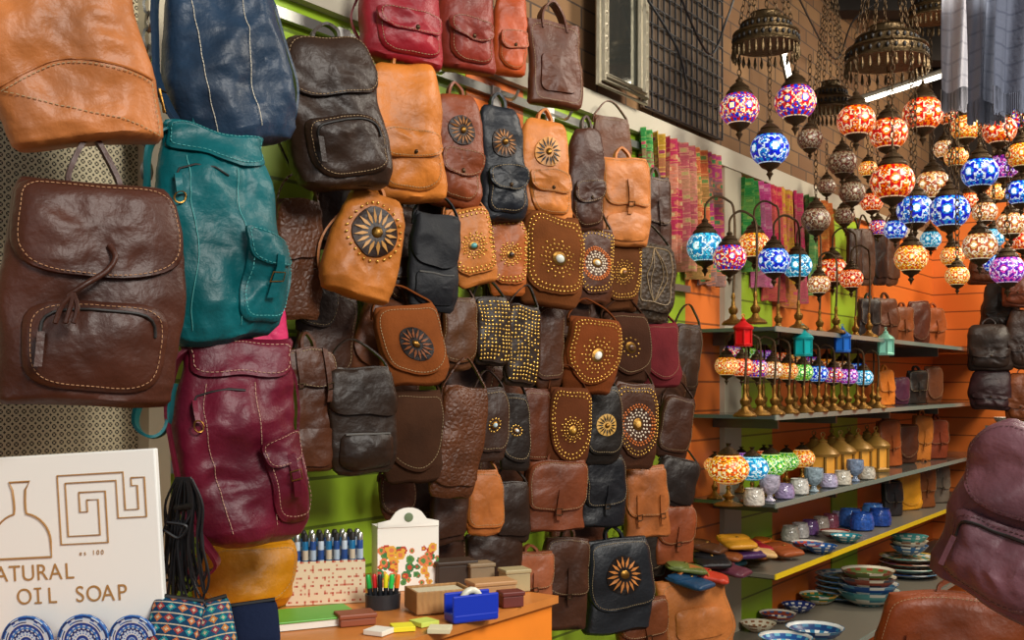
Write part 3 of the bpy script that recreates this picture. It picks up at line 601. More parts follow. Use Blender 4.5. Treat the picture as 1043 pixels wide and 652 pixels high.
T1=at(780,46,3.4).z; T2=at(903,62,3.5).z; T3=at(846,108,3.8).z
HL=[('red and blue hanging lamp at the left under left crown',753,111,42,'multi',3.4,T1),('blue and red hanging lamp at the right under left crown',810,104,44,'multi',3.45,T1),('blue hanging lamp lowest under the left crown',784,152,41,'blue',3.35,T1),
('small unlit lamp right of the left crown lamps',825,142,27,'dull',3.5,T1),('unlit lamp directly under the small crown',858,166,31,'dull',3.8,T3),('red lamp at the left under the right crown',872,123,40,'red',3.4,T2),('red and orange lamp at the right under the right crown',940,116,42,'red',3.75,T2),
('bright red and white lamp centred under the right crown',905,136,40,'red',3.55,T2),('large red flower lamp in the middle of the cluster',909,185,46,'red',3.2,T2),('white and brown lamp right of the large red flower lamp',950,189,37,'white',3.95,T2),
('blue lamp left of its blue twin, mid cluster',932,214,38,'blue',3.6,T2),('large blue lamp right of the mid cluster',967,215,42,'blue',3.25,T2),('small orange lamp touching the dark shawls',984,130,32,'amber',3.9,None),('blue and white lamp below the dark shawls',998,176,38,'blue',3.3,None),
('red lamp right below the grey shawls',1018,133,35,'red',3.6,None),('amber lamp at the right edge below the shawls',1041,158,32,'amber',3.1,None),('white and purple lamp near the right edge, upper',1022,170,32,'purple',4.2,None),('brown and white lamp hanging above the gooseneck lamps',831,224,31,'dull',3.6,T3),
('small unlit lamp below the small crown, right side',868,196,28,'dull',4.0,T3),('yellow white lamp lowest in the middle cluster',928,263,35,'amber',3.3,T2),('red and white lamp lowest right of the cluster',998,251,36,'white',3.6,None),('small white lamp above the low red and white one',1003,216,26,'white',4.3,None),
('small amber lamp hanging lowest of all, upper of the pair',970,261,25,'amber',4.05,None),('small amber lamp hanging lowest of all, lower of the pair',975,281,25,'amber',3.0,None),('purple lamp low at the right edge',1026,275,36,'purple',3.0,None),('blue lamp at the right edge, middle height',1040,196,32,'blue',3.45,None),('small blue lamp tucked left of the blue twins',912,234,25,'blue',4.1,T2),('small white lamp at the right edge above the purple one',1030,228,30,'white',3.85,None),('small red lamp behind the cluster, right of small crown',888,206,24,'red',4.4,T2),
('tiny amber lamp deep in the shop above the hanging dark bags',884,172,20,'amber',4.7,None),('tiny white lamp deep behind the right crown lamps',962,152,23,'white',4.7,None),('tiny red lamp deep in the cluster beside the large blue lamp',986,205,22,'red',4.8,None),('tiny turquoise lamp deep in the shop under the blue twins',948,244,22,'turq',4.9,None),('tiny amber lamp deep behind the right edge lamps',1013,196,22,'amber',4.9,None),('tiny unlit lamp beside the small crown chain',842,190,20,'dull',4.4,T3),('tiny multicoloured lamp deep below the large red flower lamp',894,232,20,'multi',4.9,None),('tiny blue lamp deep between low white and purple lamps',1012,268,22,'blue',4.8,None),
('multicoloured lamp near the right edge just under the shawls',1042,120,32,'multi',4.0,None),('amber lamp between red flower lamp and shawls',974,160,25,'amber',4.6,None),('red lamp at the right edge beside the white one',1042,244,28,'red',4.1,None),('turquoise lamp near right edge above the low purple lamp',1012,242,24,'turq',4.5,None),('unlit small lamp hanging left below the red crown lamps',860,220,22,'dull',4.5,T3),('small red lamp under the shawl fringe at left',968,118,24,'red',4.95,None)]
for a in HL: hlamp(*a)
BASEM=MB().lathe([(.5,0),(.52,.04),(.42,.12),(.2,.2),(.12,.32),(.2,.4),(.22,.5),(.1,.6),(.07,.8),(.1,.86),(.06,1)],18).mesh('base')
def goose(label,px,py,d,st,zs,off,sgn,grp,ry=.25):
    G=hit(px,py,off); r=d/2*G.y/F; bx=sgn*r*1.7; top=G.z-zs+r*2.7
    cx_,sx_=math.cos(ry),math.sin(ry); base=Vector((G.x,G.y,zs+.001))-Vector((cx_*bx,sx_*bx,0)); t=thing('table_lamp',label,'lamp',base,(0,0,ry),grp)
    o=link('base',BASEM.copy(),BRASS,t); hb=min(.10,(G.z-zs)*.45+.03); o.scale=(.07,.07,hb)
    MB().tube(catm([(0,0,hb*.95),(-bx*.06,0,top*.45+hb*.5),(-bx*.02,0,top-r*.6),(bx*.22,0,top-r*.05),(bx*.62,0,top+r*.12),(bx*.96,0,top-r*.35),(bx,0,top-r*1.05)],7),.004,6).build('gooseneck_arm',OLDB,t)
    g=link('mosaic_globe',globe(st),None,t); c=link('cap',CAPM,None,t); f=link('finial',FINM,None,t)
    for q in(g,c,f): q.scale=(r,)*3; q.location=(bx,0,G.z-zs); q.rotation_euler=(0,0,random.uniform(0,6))
GU='gooseneck lamps on the upper shelf'
for i,(px,py,d,st,of,sg) in enumerate(((718,252,37,'turq',.16,-1),(743,263,34,'multi',.25,-1),(768,250,32,'amber',.10,-1),(788,266,33,'blue',.22,-1),(812,271,30,'turq',.12,-1),(834,290,23,'white',.24,-1),(848,276,31,'red',.10,-1),(867,284,24,'red',.22,-1))):
    goose('gooseneck mosaic lamp on the upper glass shelf, '+ORD[i]+' globe from the left',px,py,d,st,Z1,of,sg,GU)
GR='small mosaic lamps on the middle shelf'; cyc=['amber','red','multi','white','amber','green','blue','multi','purple','turq']
for i in range(10): goose('small gooseneck mosaic lamp in the front row of the middle shelf, '+ORD[i]+' from the left',740+i*15.5,373+i*1.3,24-i*.5,cyc[i],Z2,.24,-1,GR)
for i in range(9): goose('small gooseneck mosaic lamp in the back row of the middle shelf, '+ORD[i]+' from the left',746+i*16,360+i*2.2,20,cyc[(i*3+2)%10],Z2,.10,-1,GR)
def upright(label,px,py,d,st,zs,off):
    G=hit(px,py,off); r=d/2*G.y/F; t=thing('table_lamp',label,'lamp',Vector((G.x,G.y,zs+.001)),(0,0,1.0),'upright mosaic lamps on the lower glass shelf'); h=G.z-zs
    o=link('base',BASEM.copy(),BRASS,t); hb=h-r*.8; o.scale=(min(.09,r*1.4),min(.09,r*1.4),hb)
    g=link('mosaic_globe',globe(st),None,t); g.scale=(r,r,r*.85); g.location=(0,0,h)
    MB().lathe([(.5*r,h+.68*r),(.55*r,h+.75*r),(.3*r,h+.95*r),(.08*r,h+1.1*r),(.01,h+1.25*r)],16).build('cap',OLDB,t)
for a in(('large white and orange upright lamp on lower glass shelf',742,478,42,'amber',.2),('blue upright lamp right of the large white and orange one',766,477,34,'turq',.22),('green upright lamp in the middle of the lower glass shelf',785,474,33,'green',.2),('lime upright lamp second from the right on lower shelf',801,470,26,'green',.12),('yellow upright lamp at the right of its row',817,467,26,'amber',.16),
 ('small amber upright lamp at the back left of lower shelf',728,474,22,'amber',.08),('small purple upright lamp at the back of lower shelf',755,468,20,'purple',.07),('small red upright lamp at the back of lower shelf, right',778,466,20,'red',.07)):
    upright(a[0],a[1],a[2],a[3],a[4],Z3,a[5])
def lantern(label,P,h,hexc,hang,grp,glass=None,em=.2):
    m=mat(hexc,.4,.3); t=thing('lantern',label,'lantern',P,(0,0,.4),grp); w=h*.28
    MB().lathe([(w*1.1,0),(w*1.15,h*.06),(w,h*.1)],6).build('base',m,t,False)
    b=MB()
    for k in range(6):
        a=2*PI*k/6; b.tube([(w*math.cos(a),w*math.sin(a),h*.08),(w*math.cos(a),w*math.sin(a),h*.56)],h*.03,4)
    b.build('frame',m,t); MB().lathe([(w*.9,h*.08),(w*.9,h*.56)],6).build('glass',mat(glass or hexc,.1,emit=em),t,False)
    MB().lathe([(w*1.15,h*.54),(w*1.2,h*.6),(w*.95,h*.68),(w*.5,h*.76),(w*.3,h*.82),(w*.34,h*.86),(w*.12,h*.9),(.002,h*.95)],12).build('roof',m,t)
    MB().tube([(h*.05*math.cos(2*PI*k/10),0,h*.98+h*.05*math.sin(2*PI*k/10)) for k in range(10)],h*.012,4,True).build('ring',m,t)
    if hang: MB().tube([(0,0,h*1.02),(0,0,max(hang-P.z,h*1.03))],.0015,4).build('hanging_wire',m,t)
for lab,px,py,hp,hx in(('red hanging lantern under the upper shelf',757,337,32,'c01c1c'),('teal hanging lantern under the upper shelf',818,347,32,'1a9a9a'),('blue hanging lantern under the upper shelf',858,345,28,'2a66b8'),('pale green hanging lantern under the upper shelf',902,348,28,'8ac8b0')):
    P=hit(px,py+hp/2,.30); lantern(lab,P,hp*P.y/F,hx,Z1-.015,'small lanterns under the upper shelf')
for i in range(8):
    P=shelf_pt(829+i*9,Z3+.001,.10+.08*(i%2)); lantern('little brass lantern beyond the upright lamps, '+ORD[i]+' from the left',P,.19,'8a672f',0,'little brass lanterns on the lower glass shelf','c88a38',.35)
JP=[(.75,0),(.95,.1),(1,.5),(.9,.95),(.8,1.1),(.84,1.2),(.76,1.2),(.8,1.0),(.9,.5),(.8,.14),(.0,.12)]
JP2=[(.5,0),(.55,.05),(.3,.15),(.25,.3),(.8,.5),(1,.8),(.95,1.2),(.9,1.2),(.92,.8),(.7,.52),(.0,.45)]
def jar(label,P,r,h,hx,grp,pf=None):
    t=tag(MB().lathe([(a*r,b*h/1.2) for a,b in (pf or JP)],20).build('glass_jar',mat(hx,.15,0,.8,60,'croc',emit=.04,var=.4,vs=80)),label,'jar',grp); t.location=P; return t
for i,(px,hx,of) in enumerate(((768,'b8b0a4',.27),(784,'a8a0b0',.26),(799,'8a7a9c',.27),(814,'b8b4ac',.26),(829,'8898a0',.27),(844,'a098b0',.26),(858,'b8b0a0',.27),(871,'7888a0',.26),(883,'b0a898',.27))):
    jar('crackle glass tealight jar at lower glass shelf front, '+ORD[i]+' from the left',shelf_pt(px,Z3+.001,of),.034,(.055,.085,.05)[i%3],hx,'tealight jars on the lower glass shelf',JP2 if i%3==1 else None)
for i,(px,hx,of) in enumerate(((866,'3f66a8',.12),(878,'2c4f98',.2),(889,'4a78b8',.14),(896,'243f80',.22))):
    jar('blue glass bowl on yellow edged shelf, '+ORD[i]+' from the left',shelf_pt(px,Z4+.001,of),.05,.075,hx,'blue glass bowls on the yellow edged shelf')
for i,(px,hx) in enumerate(((836,'b0a090'),(846,'8a4a58'),(855,'b8a8b8'),(815,'c0b8b0'),(825,'6a4a78'),(805,'b8b0a0'))):
    jar('small frosted cup at the back of the yellow edged shelf, '+['fourth','fifth','sixth','second','third','first'][i]+' from the left',shelf_pt(px,Z4+.001,.07),.036,.06,hx,'frosted cups on the yellow edged shelf')
# ------------------------------------------------------------------ ceramics
BP=[(.4,0),(.45,.05),(.62,.12),(.85,.3),(1,.5),(.96,.5),(.8,.32),(.55,.16),(.3,.1),(.0,.09)]
PL=[(.5,0),(.55,.03),(.8,.1),(1,.17),(.98,.19),(.78,.13),(.6,.08),(.4,.07),(.2,.065),(0,.065)]
def ceramic(name,label,cat,P,R,cs,prof,grp,rot=(0,0,0),seg=48,H=1):
    cl=[lin(c) for c in cs]
    def cf(i,j):
        k=(i+(1 if (j//2)%2 and i%2 else 0)); return cl[(k+((j//4)%3 if i in(3,5,7) else 0))%len(cl)]
    pr=[]
    for a,b in zip(prof,prof[1:]):
        for q in range(2): pr.append((a[0]+(b[0]-a[0])*q/2,a[1]+(b[1]-a[1])*q/2))
    pr.append(prof[-1])
    o=tag(MB().lathe([(a*R,b*R*H) for a,b in pr],seg,colf=cf).build(name,PAINT),label,cat,grp); o.location=P; o.rotation_euler=rot; return o
CE='ceramic bowls on the lowest shelf'
for lab,px,of,R,cs,z in(('black and white striped bowl at the left of lowest shelf',768,.28,.09,('20262c','e8e4da','20262c'),Z5),('blue patterned bowl second on the lowest shelf',800,.26,.09,('27508c','c9c6bc','58a0b8'),Z5),('dark blue bowl third on the lowest shelf',830,.30,.10,('1f3a66','c9ccc8','2f6a8c'),Z5),('rust painted bowl at the back of the lowest shelf',792,.08,.07,('8a3c28','d8ccb8','2a4a7a'),Z5),('green painted bowl at the back of the lowest shelf',834,.09,.08,('2f6a4a','d8d0b8','c89030'),Z5),
 ('navy dotted bowl at the back of lowest shelf between rust and green ones',813,.08,.065,('22346a','d8d4c8'),Z5),('cream bowl at the far left back of lowest shelf',772,.08,.065,('d8ccb0','8a5a3a'),Z5)):
    ceramic('ceramic_bowl',lab,'bowl',shelf_pt(px,z+.001,of),R,cs,BP,CE)
FS=[('plain turquoise','4f8a88','c8c4b4','2f6f7c'),('blue and white','24457c','d0ccc0','4a80a0'),('rust and cream','8a4630','d8ccb0','3a3a44'),('olive and cream','5a6a3a','d0c8b0','8a3c28')]
for i in range(4): ceramic('ceramic_bowl',FS[i][0]+' painted bowl in the front stack, '+('lowest','second up','third up','topmost')[i],'bowl',shelf_pt(884,Z5+.001+i*.030,.26),.125-.006*i,FS[i][1:],BP,CE)
GS=[('dark blue','1f3f70','c8c8c0','5a90a8'),('pale green','98b8a4','d8d4c8','5a9a90'),('brick red','94402c','d8ccb4','24406a'),('sea green','3f7f78','d0ccc0','b8903c')]
for i in range(4): ceramic('ceramic_plate',GS[i][0]+' painted plate in the far stack, '+('lowest','second up','third up','topmost')[i],'plate',shelf_pt(926,Z5+.001+i*.024,.22),.135,GS[i][1:],PL,CE)
for i in range(3): ceramic('ceramic_bowl','small '+('blue','cream','turquoise')[i]+' bowl nested on the far plate stack','bowl',shelf_pt(926,Z5+.105+i*.022,.22),.085,(('2f5f90','d8d4c8'),('d8ccb0','8a5a3a'),('4f9a94','d8d4c8'))[i],BP,CE)
for i in range(5): ceramic('ceramic_plate','blue rimmed plate in the short stack left of the painted bowls, '+('lowest','second up','middle','fourth up','topmost')[i],'plate',shelf_pt(858,Z5+.001+i*.022,.14),.11,('2f5f90','d0ccc0','7ab0b8'),PL,CE)
for i,(px,of,cs) in enumerate(((822,.2,('b04030','d8d0c0','20508c')),(836,.27,('20508c','d8d0c0')),(850,.18,('c8c0b0','8a3028','c8c0b0')),(862,.26,('2a7a88','d8d0c0')))):
    ceramic('ceramic_bowl','small painted bowl on the yellow edged shelf, '+ORD[i]+' from the left','bowl',shelf_pt(px,Z4+.001,of),.06,cs,BP,'small bowls on the yellow edged shelf')
DS='crockery on the back wall shelves'
for z,lab in((1.27,'upper crockery shelf on the orange back wall'),(1.0,'middle crockery shelf on the orange back wall'),(.72,'lower crockery shelf on the orange back wall')):
    t=thing('wall_shelf',lab,'shelf',(0,0,0),group='crockery shelves'); ebox(MB(),.34,1.3,-.28,-.004,z-.014,z).build('board',GL,t,False); ebox(MB(),.34,1.3,-.286,-.28,z-.016,z+.002).build('front_edge',mat('76837a',.2),t,False)
    for n,u_ in enumerate((.41,.52,.63,.74,.85)):
        cs=[('f0ece0','c0b8a8'),('8cc0b4','f0ece0','3f8f90'),('e8e4d8','3c6a90'),('d8d0c0','9a5a40')][(n+int(z*10))%4]
        ceramic('ceramic_bowl',ORD[n]+' bowl from the left on the '+lab.split()[0]+' back wall shelf','bowl',eo(u_,-.13-.09*(n%2),z+.001),.06 if z>1.1 else .07,cs,BP,DS,H=1.4)
def pouch(label,P,w,l,hexc,yaw,tilt=80,grp='leather purses on the yellow edged shelf'):
    t=thing('leather_purse',label,'purse',P,(math.radians(-tilt),0,yaw),grp); B=Body(w,l,w*.22,'flap',random.random()*50,.1); m=leather(hexc); B.build(m,t)
    f=MB().patch(B.fit(sup(0,.45*l,.98*l,w*.5,8,2.4)),B.yf,.005,4).build('flap',m,t); MB().stud((0,B.yf(0,.5*l)-.005,.5*l),.006,.003,8).build('snap',BRASS,f)
PC=('brick red','navy','dark brown','scarlet','teal','plum','dark blue','caramel','bright orange','rust','olive green','black','dusty pink','chestnut','deep purple','sand','crimson','umber','mustard')
for i,(px,of,hx,yw,ti,dz) in enumerate(((712,.18,'7c2a26',.3,82,.02),(722,.27,'1f3f5c',.9,80,.02),(732,.13,'3a2a24',.2,80,.02),(742,.27,'b03a28',1.4,78,.02),(752,.18,'2a6a78',.6,78,.02),(762,.28,'5a2c3a',1.0,80,.02),(772,.14,'1d2c44',.4,84,.02),(784,.2,'c06a2c',.9,82,.02),(800,.16,'d8742a',1.2,82,.02),(810,.26,'8a4a2a',.5,80,.02),
   (718,.22,'5a6430',1.6,82,.22),(730,.22,'1c1a1c',.1,80,.22),(744,.2,'a8606a',.7,78,.22),(756,.22,'7a4526',1.2,80,.22),(768,.24,'43264f',.3,80,.22),(790,.27,'c8a878',1.5,82,.2),(778,.22,'94202a',.5,82,.22),(738,.20,'4a2f1e',1.1,80,.42),(758,.22,'b8862a',.2,80,.42))):
    pouch(PC[i]+' leather purse lying on the yellow edged shelf',shelf_pt(px,Z4+.02+dz*.16,of),.11,.12,hx,yw,ti)
# ------------------------------------------------------------------ SCARVES
def scarf(name,label,px0,px1,py0,py1,off,cs,grp,Y=None,seed=0,fringe=0,cat='scarf',plain=False):
    if Y: a=at(px0,py0,Y);b=at(px1,py0,Y);zb=at(px0,py1,Y).z
    else: a=hit(px0,py0,off);b=hit(px1,py0,off);a.z=b.z=(a.z+b.z)/2;zb=hit((px0+px1)/2,py1,off).z
    d=b-a; nr=Vector((d.y,-d.x,0)).normalized(); rng=random.Random(seed); nu,nv=40,110; rows=[];cl=[lin(c) for c in cs]
    for i in range(nv+1):
        v=i/nv; row=[]
        for j in range(nu+1):
            u_=j/nu; p=a.lerp(b,u_); p.z=a.z+(zb-a.z)*v+.006*math.sin(u_*7+seed)*v
            if plain: p+=nr*(.010*math.sin(u_*8+seed+v)+.004*math.sin(u_*17+v*4+seed))
            else: p+=nr*(.018*math.sin(u_*11+seed)*(0.6+v)+.010*math.sin(u_*23+v*3+seed))
            row.append(p)
        rows.append(row)
    def cf(i,j):
        k=cl[0]
        if plain:
            k=cl[1] if (i%14<2 or j%12<1) else cl[0]; q=.94+.06*((i+j)%2); return (k[0]*q,k[1]*q,k[2]*q,1)
        r0=i%10; s0=(j+(i//10)*5)%10; e=((s0-5)*.9)**2+((r0-6)*1.0)**2
        if r0<1: k=cl[1]
        elif e<2.6: k=cl[2]
        elif e<9: k=cl[1]
        if (i//22)%3==1 and r0>=1 and e>=9: k=tuple(.5*x+.5*y for x,y in zip(cl[0],cl[2]))
        q=rng.uniform(.78,1.04); return (k[0]*q,k[1]*q,k[2]*q,1)
    t=thing(name,label,cat,(0,0,0),group=grp); MB().grid(rows,False,colf=cf).build('cloth',CLOTH,t)
    if fringe:
        f=MB()
        for j in range(nu*2+1):
            p=a.lerp(b,j/nu/2); q=rows[-1][min(nu,j//2)]; f.tube([(q.x+(p.x-q.x)*.5,q.y,q.z+.002),(p.x,q.y,zb-fringe*rng.uniform(.8,1.1))],.0016,4)
        f.build('fringe',mat(cs[0],.9),t)
SG='sequinned scarves hanging below the cream ledge'
for i,(x0,x1,y1,cs) in enumerate(((652,664,240,('3f8a4a','78a860','b85060')),(664,678,258,('b08a34','c8a058','98405c')),(677,690,268,('b43c58','c87a60','d0b080')),(689,703,276,('b85a60','cc8670','b8a068')),(702,716,284,('c0623f','cc9058','708a4c')),(715,732,290,('b04470','c07a5c','588a58')))):
    scarf('scarf','patterned scarf left of the cream post, '+ORD[i]+' from the left',x0,x1,132+(x0-652)*.38,y1,.03,cs,SG,seed=i)
for i,(x0,x1,y1,cs) in enumerate(((757,768,276,('388a46','5c984e','88a854')),(768,780,292,('c04880','cc6a94','d898a8')),(780,793,306,('b4344a','bc5050','c47050')),(793,806,312,('c0943a','c07a40','bc5460')),(806,819,308,('b4385c','b45660','a0685c')),(819,832,300,('58884e','789858','a0a868')),(832,845,294,('bc6434','c47a40','c4984c')))):
    scarf('scarf','bright scarf behind the gooseneck lamps, '+ORD[i]+' from the left',x0,x1,182+(x0-757)*.3,y1,.03,cs,SG,seed=i+9)
for lab,x0,x1,y1,Yv,cs,sd in(('light grey woven shawl, leftmost of the shawls at top right',960,992,92,2.1,('c4c0c4','aeaab0'),3),('blue grey shawl between the other top right shawls',986,1020,104,2.0,('8a8e9c','7c808e'),5),('darker slate grey shawl cropped by the right edge at the top',1012,1060,92,1.9,('646876','565a68'),8)):
    scarf('shawl',lab,x0,x1,-40,y1,0,cs,'shawls hanging at top right',Y=Yv,seed=sd,fringe=.04,cat='shawl',plain=True)
tag(MB().links(hit(152,-20,.13),hit(149,200,.13),.032,.003,.009).build('chain',mat('8a8880',.35,.9)),'steel chain hanging between perforated panel and teal rucksack','chain')
# ------------------------------------------------------------------ COUNTER
ZC=1.10; sc=sof(562,.5)
t=thing('shop_counter','orange fronted sales counter at the bottom left','counter',(0,0,0))
MB().wbox(S0+.3,sc,.06,.5,0,ZC-.014).build('body',mat('ee8428',.5,var=.08),t,False)
MB().wbox(S0+.3,sc+.008,.055,.51,ZC-.014,ZC).build('top',mat('c47838',.4,var=.15),t,False)
# sign
Ys=1.44; u_=Ys/F; P=at(56,568,Ys)
sg=thing('soap_sign','white soap sign with gold lettering and bottle drawing','sign',(P.x,P.y,ZC+.001)); sg.rotation_euler=(0,math.radians(-3.6),-.10)
Hs=CZ-(464-HY)*u_-ZC; Wd=240*u_; zc=lambda py:(CZ-(py-HY)*u_)-ZC; xc=lambda px:(px-56)*u_
MB().box((0,.006,Hs/2),(Wd,.012,Hs)).build('board',mat('efede6',.45),sg,False,.002)
BR=mat('a87c48',.5)
def txt(body,size,adv,px,py,parent,m,thin=-.0004):
    vs=[];fs=[]
    for i,ch in enumerate(body):
        if ch==' ': continue
        cu=bpy.data.curves.new('t','FONT'); cu.body=ch; cu.size=size; cu.extrude=.0004; cu.offset=thin; cu.align_x='CENTER'; o=bpy.data.objects.new('t',cu); C.objects.link(o); bpy.context.view_layer.update()
        me=bpy.data.meshes.new_from_object(o.evaluated_get(bpy.context.evaluated_depsgraph_get())); bpy.data.objects.remove(o)
        n=len(vs)
        if ch=='I':
            w=size*.17
            for zz in(0,size*.63):
                k=len(vs); vs+=[(i*adv+a,b+zz,.0005) for a,b in((-w,0),(w,0),(w,size*.075),(-w,size*.075))]; fs.append((k,k+1,k+2,k+3))
            n=len(vs)
        vs+=[(v.co.x*.92+i*adv,v.co.y,v.co.z) for v in me.vertices]; fs+=[tuple(j+n for j in p.vertices) for p in me.polygons]
    me=bpy.data.meshes.new('lettering'); me.from_pydata(vs,[],fs); q=link('lettering',me,m,parent); q.location=(xc(px),-.0008,zc(py)); q.rotation_euler=(PI/2,0,0); return q
txt('NATURAL',.0305,14.6*u_,-9,591,sg,BR,-.0001); txt('OIL SOAP',.0305,14.9*u_,29,615,sg,BR,-.0001); txt('es 100',.009,4.6*u_,92,568,sg,BR,-.0001)
lo=MB()
def ln(pts,cl=False,r=.0012): lo.tube([(xc(a),-.001,zc(b)) for a,b in pts],r,5,cl)
dome=[(30+31*math.sin(a),552-30*math.cos(a)) for a in [.22+i*.17 for i in range(9)]]
fl=[(20,490),(42,490),(37,498),(36,510),(36,518)]+dome+[(61,568)]+[(-1,568)]+[(60-x,z) for x,z in dome[::-1]]+[(24,518),(24,510),(23,498)]
ln(fl,True,.0014)
def offs(P,d):
    out=[]
    for i,p in enumerate(P):
        ns=[]
        for a,b in((i-1,i),(i,i+1)):
            if a<0 or b>=len(P): continue
            dx,dy=P[b][0]-P[a][0],P[b][1]-P[a][1]; l=math.hypot(dx,dy); ns.append((-dy/l,dx/l))
        out.append((p[0]+d*(sum(n[0] for n in ns) if len(ns)>1 else ns[0][0]),p[1]+d*(sum(n[1] for n in ns) if len(ns)>1 else ns[0][1])))
    return out
path=[(98,524),(98,508),(118,508),(118,552),(76,552),(76,490),(138,490),(138,528),(160,528),(160,496),(150,496)]
a=offs(path,4.0); b=offs(path,-4.0); ln(a+b[::-1],True,.0012)
lo.build('logo_drawing',BR,sg)
for px,R,lab in((36,.036,'blue patterned round coaster on soap sign, leftmost'),(95,.036,'blue patterned round coaster on soap sign, in the middle'),(146,.033,'blue patterned round coaster on soap sign, nearest the cords')):
    ceramic('ceramic_coaster',lab,'coaster',(P.x+xc(px)*math.cos(.1),P.y-.012+xc(px)*-.1-.012,CZ-(650-HY)*Ys/F+xc(px)*.05),R,('1f3f8c','b8c8d8','2f6ab0','c8ccd0','1a2f60'),[(1,0),(1.0,.1),(.93,.14),(.84,.14),(.75,.14),(.66,.14),(.57,.14),(.48,.14),(.39,.14),(.3,.14),(.2,.14),(.1,.14),(0,.14)],'coasters on the soap sign',(PI/2,0,-.1),72)
# cord bundle
cb=MB()
for i in range(18):
    rng=random.Random(i); x0=172+i*1.8; Yb=1.50-.003*i; lo_=596+rng.uniform(-14,26); sp=rng.uniform(-10,10)
    cb.tube(catm([at(180+i*.8,486,Yb),at(x0-3+rng.uniform(-5,5),515,Yb),at(x0-8+sp,555,Yb),at(160+i*2.6+sp*.5,lo_,Yb),at(172+i*2.4,lo_-16,Yb),at(x0+rng.uniform(-4,6)+4,550,Yb),at(x0+4,515,Yb),at(182+i*.8,488,Yb)],6),.0017,5)
for i in range(7): cb.tube(catm([at(176+i*3,530,1.47),at(168+i*5+4*math.sin(i*3),585,1.46),at(158+i*9,622,1.45)],6),.0016,5)
cb.tube(catm([at(152,548,1.46),at(165,540,1.45),at(182,548,1.45),at(190,536,1.45),at(170,532,1.45)],5),.002,5)
cb.tube([at(180,518,1.48),at(199,515,1.46)],.006,8); tag(cb.build('cord_bundle',BLACK),'bundle of thin black cords hanging beside the soap sign','cords')
def leanpouch(label,px,py,w,h,Y,cs,roll):
    t=thing('patterned_pouch',label,'pouch',at(px,py,Y),(math.radians(-30),math.radians(roll),.2),'pouches on the counter'); W=w*Y/F;H=h*Y/F
    cl=[lin(c) for c in cs]; rows=[]; rng=random.Random(px)
    for i in range(43):
        z=(i/42-.5)*H; e=1-abs(2*i/42-1)**6; rows.append([(math.cos(a)*W/2*min(1,.9+.1*e),math.sin(a)*.012*e+.001*math.sin(a),z) for a in[2*PI*j/108 for j in range(108)]])
    def cf(i,j):
        if len(cl)==1: return cl[0]
        r0=i%9; s0=j%8; q=rng.uniform(.7,1); c2=cl[2+((i//9+j//8)%(len(cl)-2))]
        k=cl[0] if r0>0 else cl[1]
        if (abs(s0-4)+abs(r0-5)*1.0)<3.2: k=c2
        if (abs(s0-4)+abs(r0-5)*1.0)<1.6: k=cl[1]
        return (k[0]*q,k[1]*q,k[2]*q,1)
    MB().grid(rows,colf=cf).build('body',CLOTH,t)
    MB().tube([(-W*.46,-.004,H/2),(W*.46,-.004,H/2)],.003,6).build('zipper',DARK,t)
leanpouch('teal and orange patterned pouch left of the cords',178,636,52,54,1.42,('1c3c58','b8a890','2a8088','b8683a','9a3c38'),10)
leanpouch('multicoloured woven pouch under the hanging cords',215,638,46,52,1.45,('24506c','c0b090','c07838','2f8a80','8a3a4a'),-14)
leanpouch('plain dark navy pouch beside the green notebook',258,638,52,48,1.48,('1d2438',),-6)
# counter goods
def onc(px,py,z=ZC): return flat(px,py,z)+Vector((0,0,.001))
P=onc(332,616); s=P.y/F; t=thing('display_box','cream carton with small red print holding lighters','box',P,(0,0,.25))
fl=MB(); w,d,h=80*s,.10,44*s; n=40; rng=random.Random(2)
for q in range(4):
    A=[(-w/2,0),(w/2,0),(w/2,d),(-w/2,d)][q];Bq=[(w/2,0),(w/2,d),(-w/2,d),(-w/2,0)][q]
    rows=[[(A[0]+(Bq[0]-A[0])*j/n,A[1]+(Bq[1]-A[1])*j/n,h*i/22) for j in range(n+1)] for i in range(23)]
    fl.grid(rows,False,colf=lambda i,j:lin('b04a38') if (i%4==1 and (j+(i//4)*2)%4==1) else lin('c88a70') if (i%4==1 or (j+(i//4)*2)%4==1) and rng.random()<.3 else lin('e0cfae'))
fl.build('walls',PAINT,t,False); MB().box((0,d/2,h*.72),(w-.004,d-.004,.004)).build('insert',mat('d8c8b0',.7),t,False)
R_=t.rotation_euler.to_matrix()
for i in range(10):
    for j in range(2):
        q=thing('lighter','small blue and white lighter in the cream carton, '+('front','rear')[j]+' row '+ORD[i]+' from left','lighter',P+R_@Vector((-w/2+w*(i+.5)/10,.025+j*.045,h*.72+.003)),(0,0,.25),'lighters in the cream carton')
        MB().lathe([(.0058,0),(.006,.002),(.006,.05),(.0055,.052)],10,ry=1.5).build('lighter_body',mat(('2a4a86','b8c4d0','1f6a98')[(i+j)%3],.25),q); MB().lathe([(.0062,.018),(.0062,.036)],10,ry=1.5).build('label_band',mat(('a8b8c8','2a4a86','c8b8a0')[(i+j)%3],.4),q); MB().lathe([(.0056,.052),(.0056,.062),(.0035,.066)],10,ry=1.5).build('metal_top',STEEL if i%2 else DARK,q)
P=onc(416,602); s=P.y/F
t=thing('gift_box','white die cut card box printed with fruit and flowers','box',P,(0,0,.35)); w=64*s;h=66*s
gb=MB(); rng=random.Random(4); pc=[lin(c) for c in('b84838','5a8a48','e0a840','3f7a4a','d87a50')]; fr_=[(rng.uniform(0,60),rng.uniform(6,40),rng.uniform(1.8,5.0),rng.randrange(5)) for _ in range(70)]
def gcf(i,j):
    for x,z,r,k in fr_:
        e=(j-x)**2+(i-z)**2
        if e<r*r: return pc[k] if e>r*r*.25 else pc[(k+2)%5]
    return lin('f0ece0')
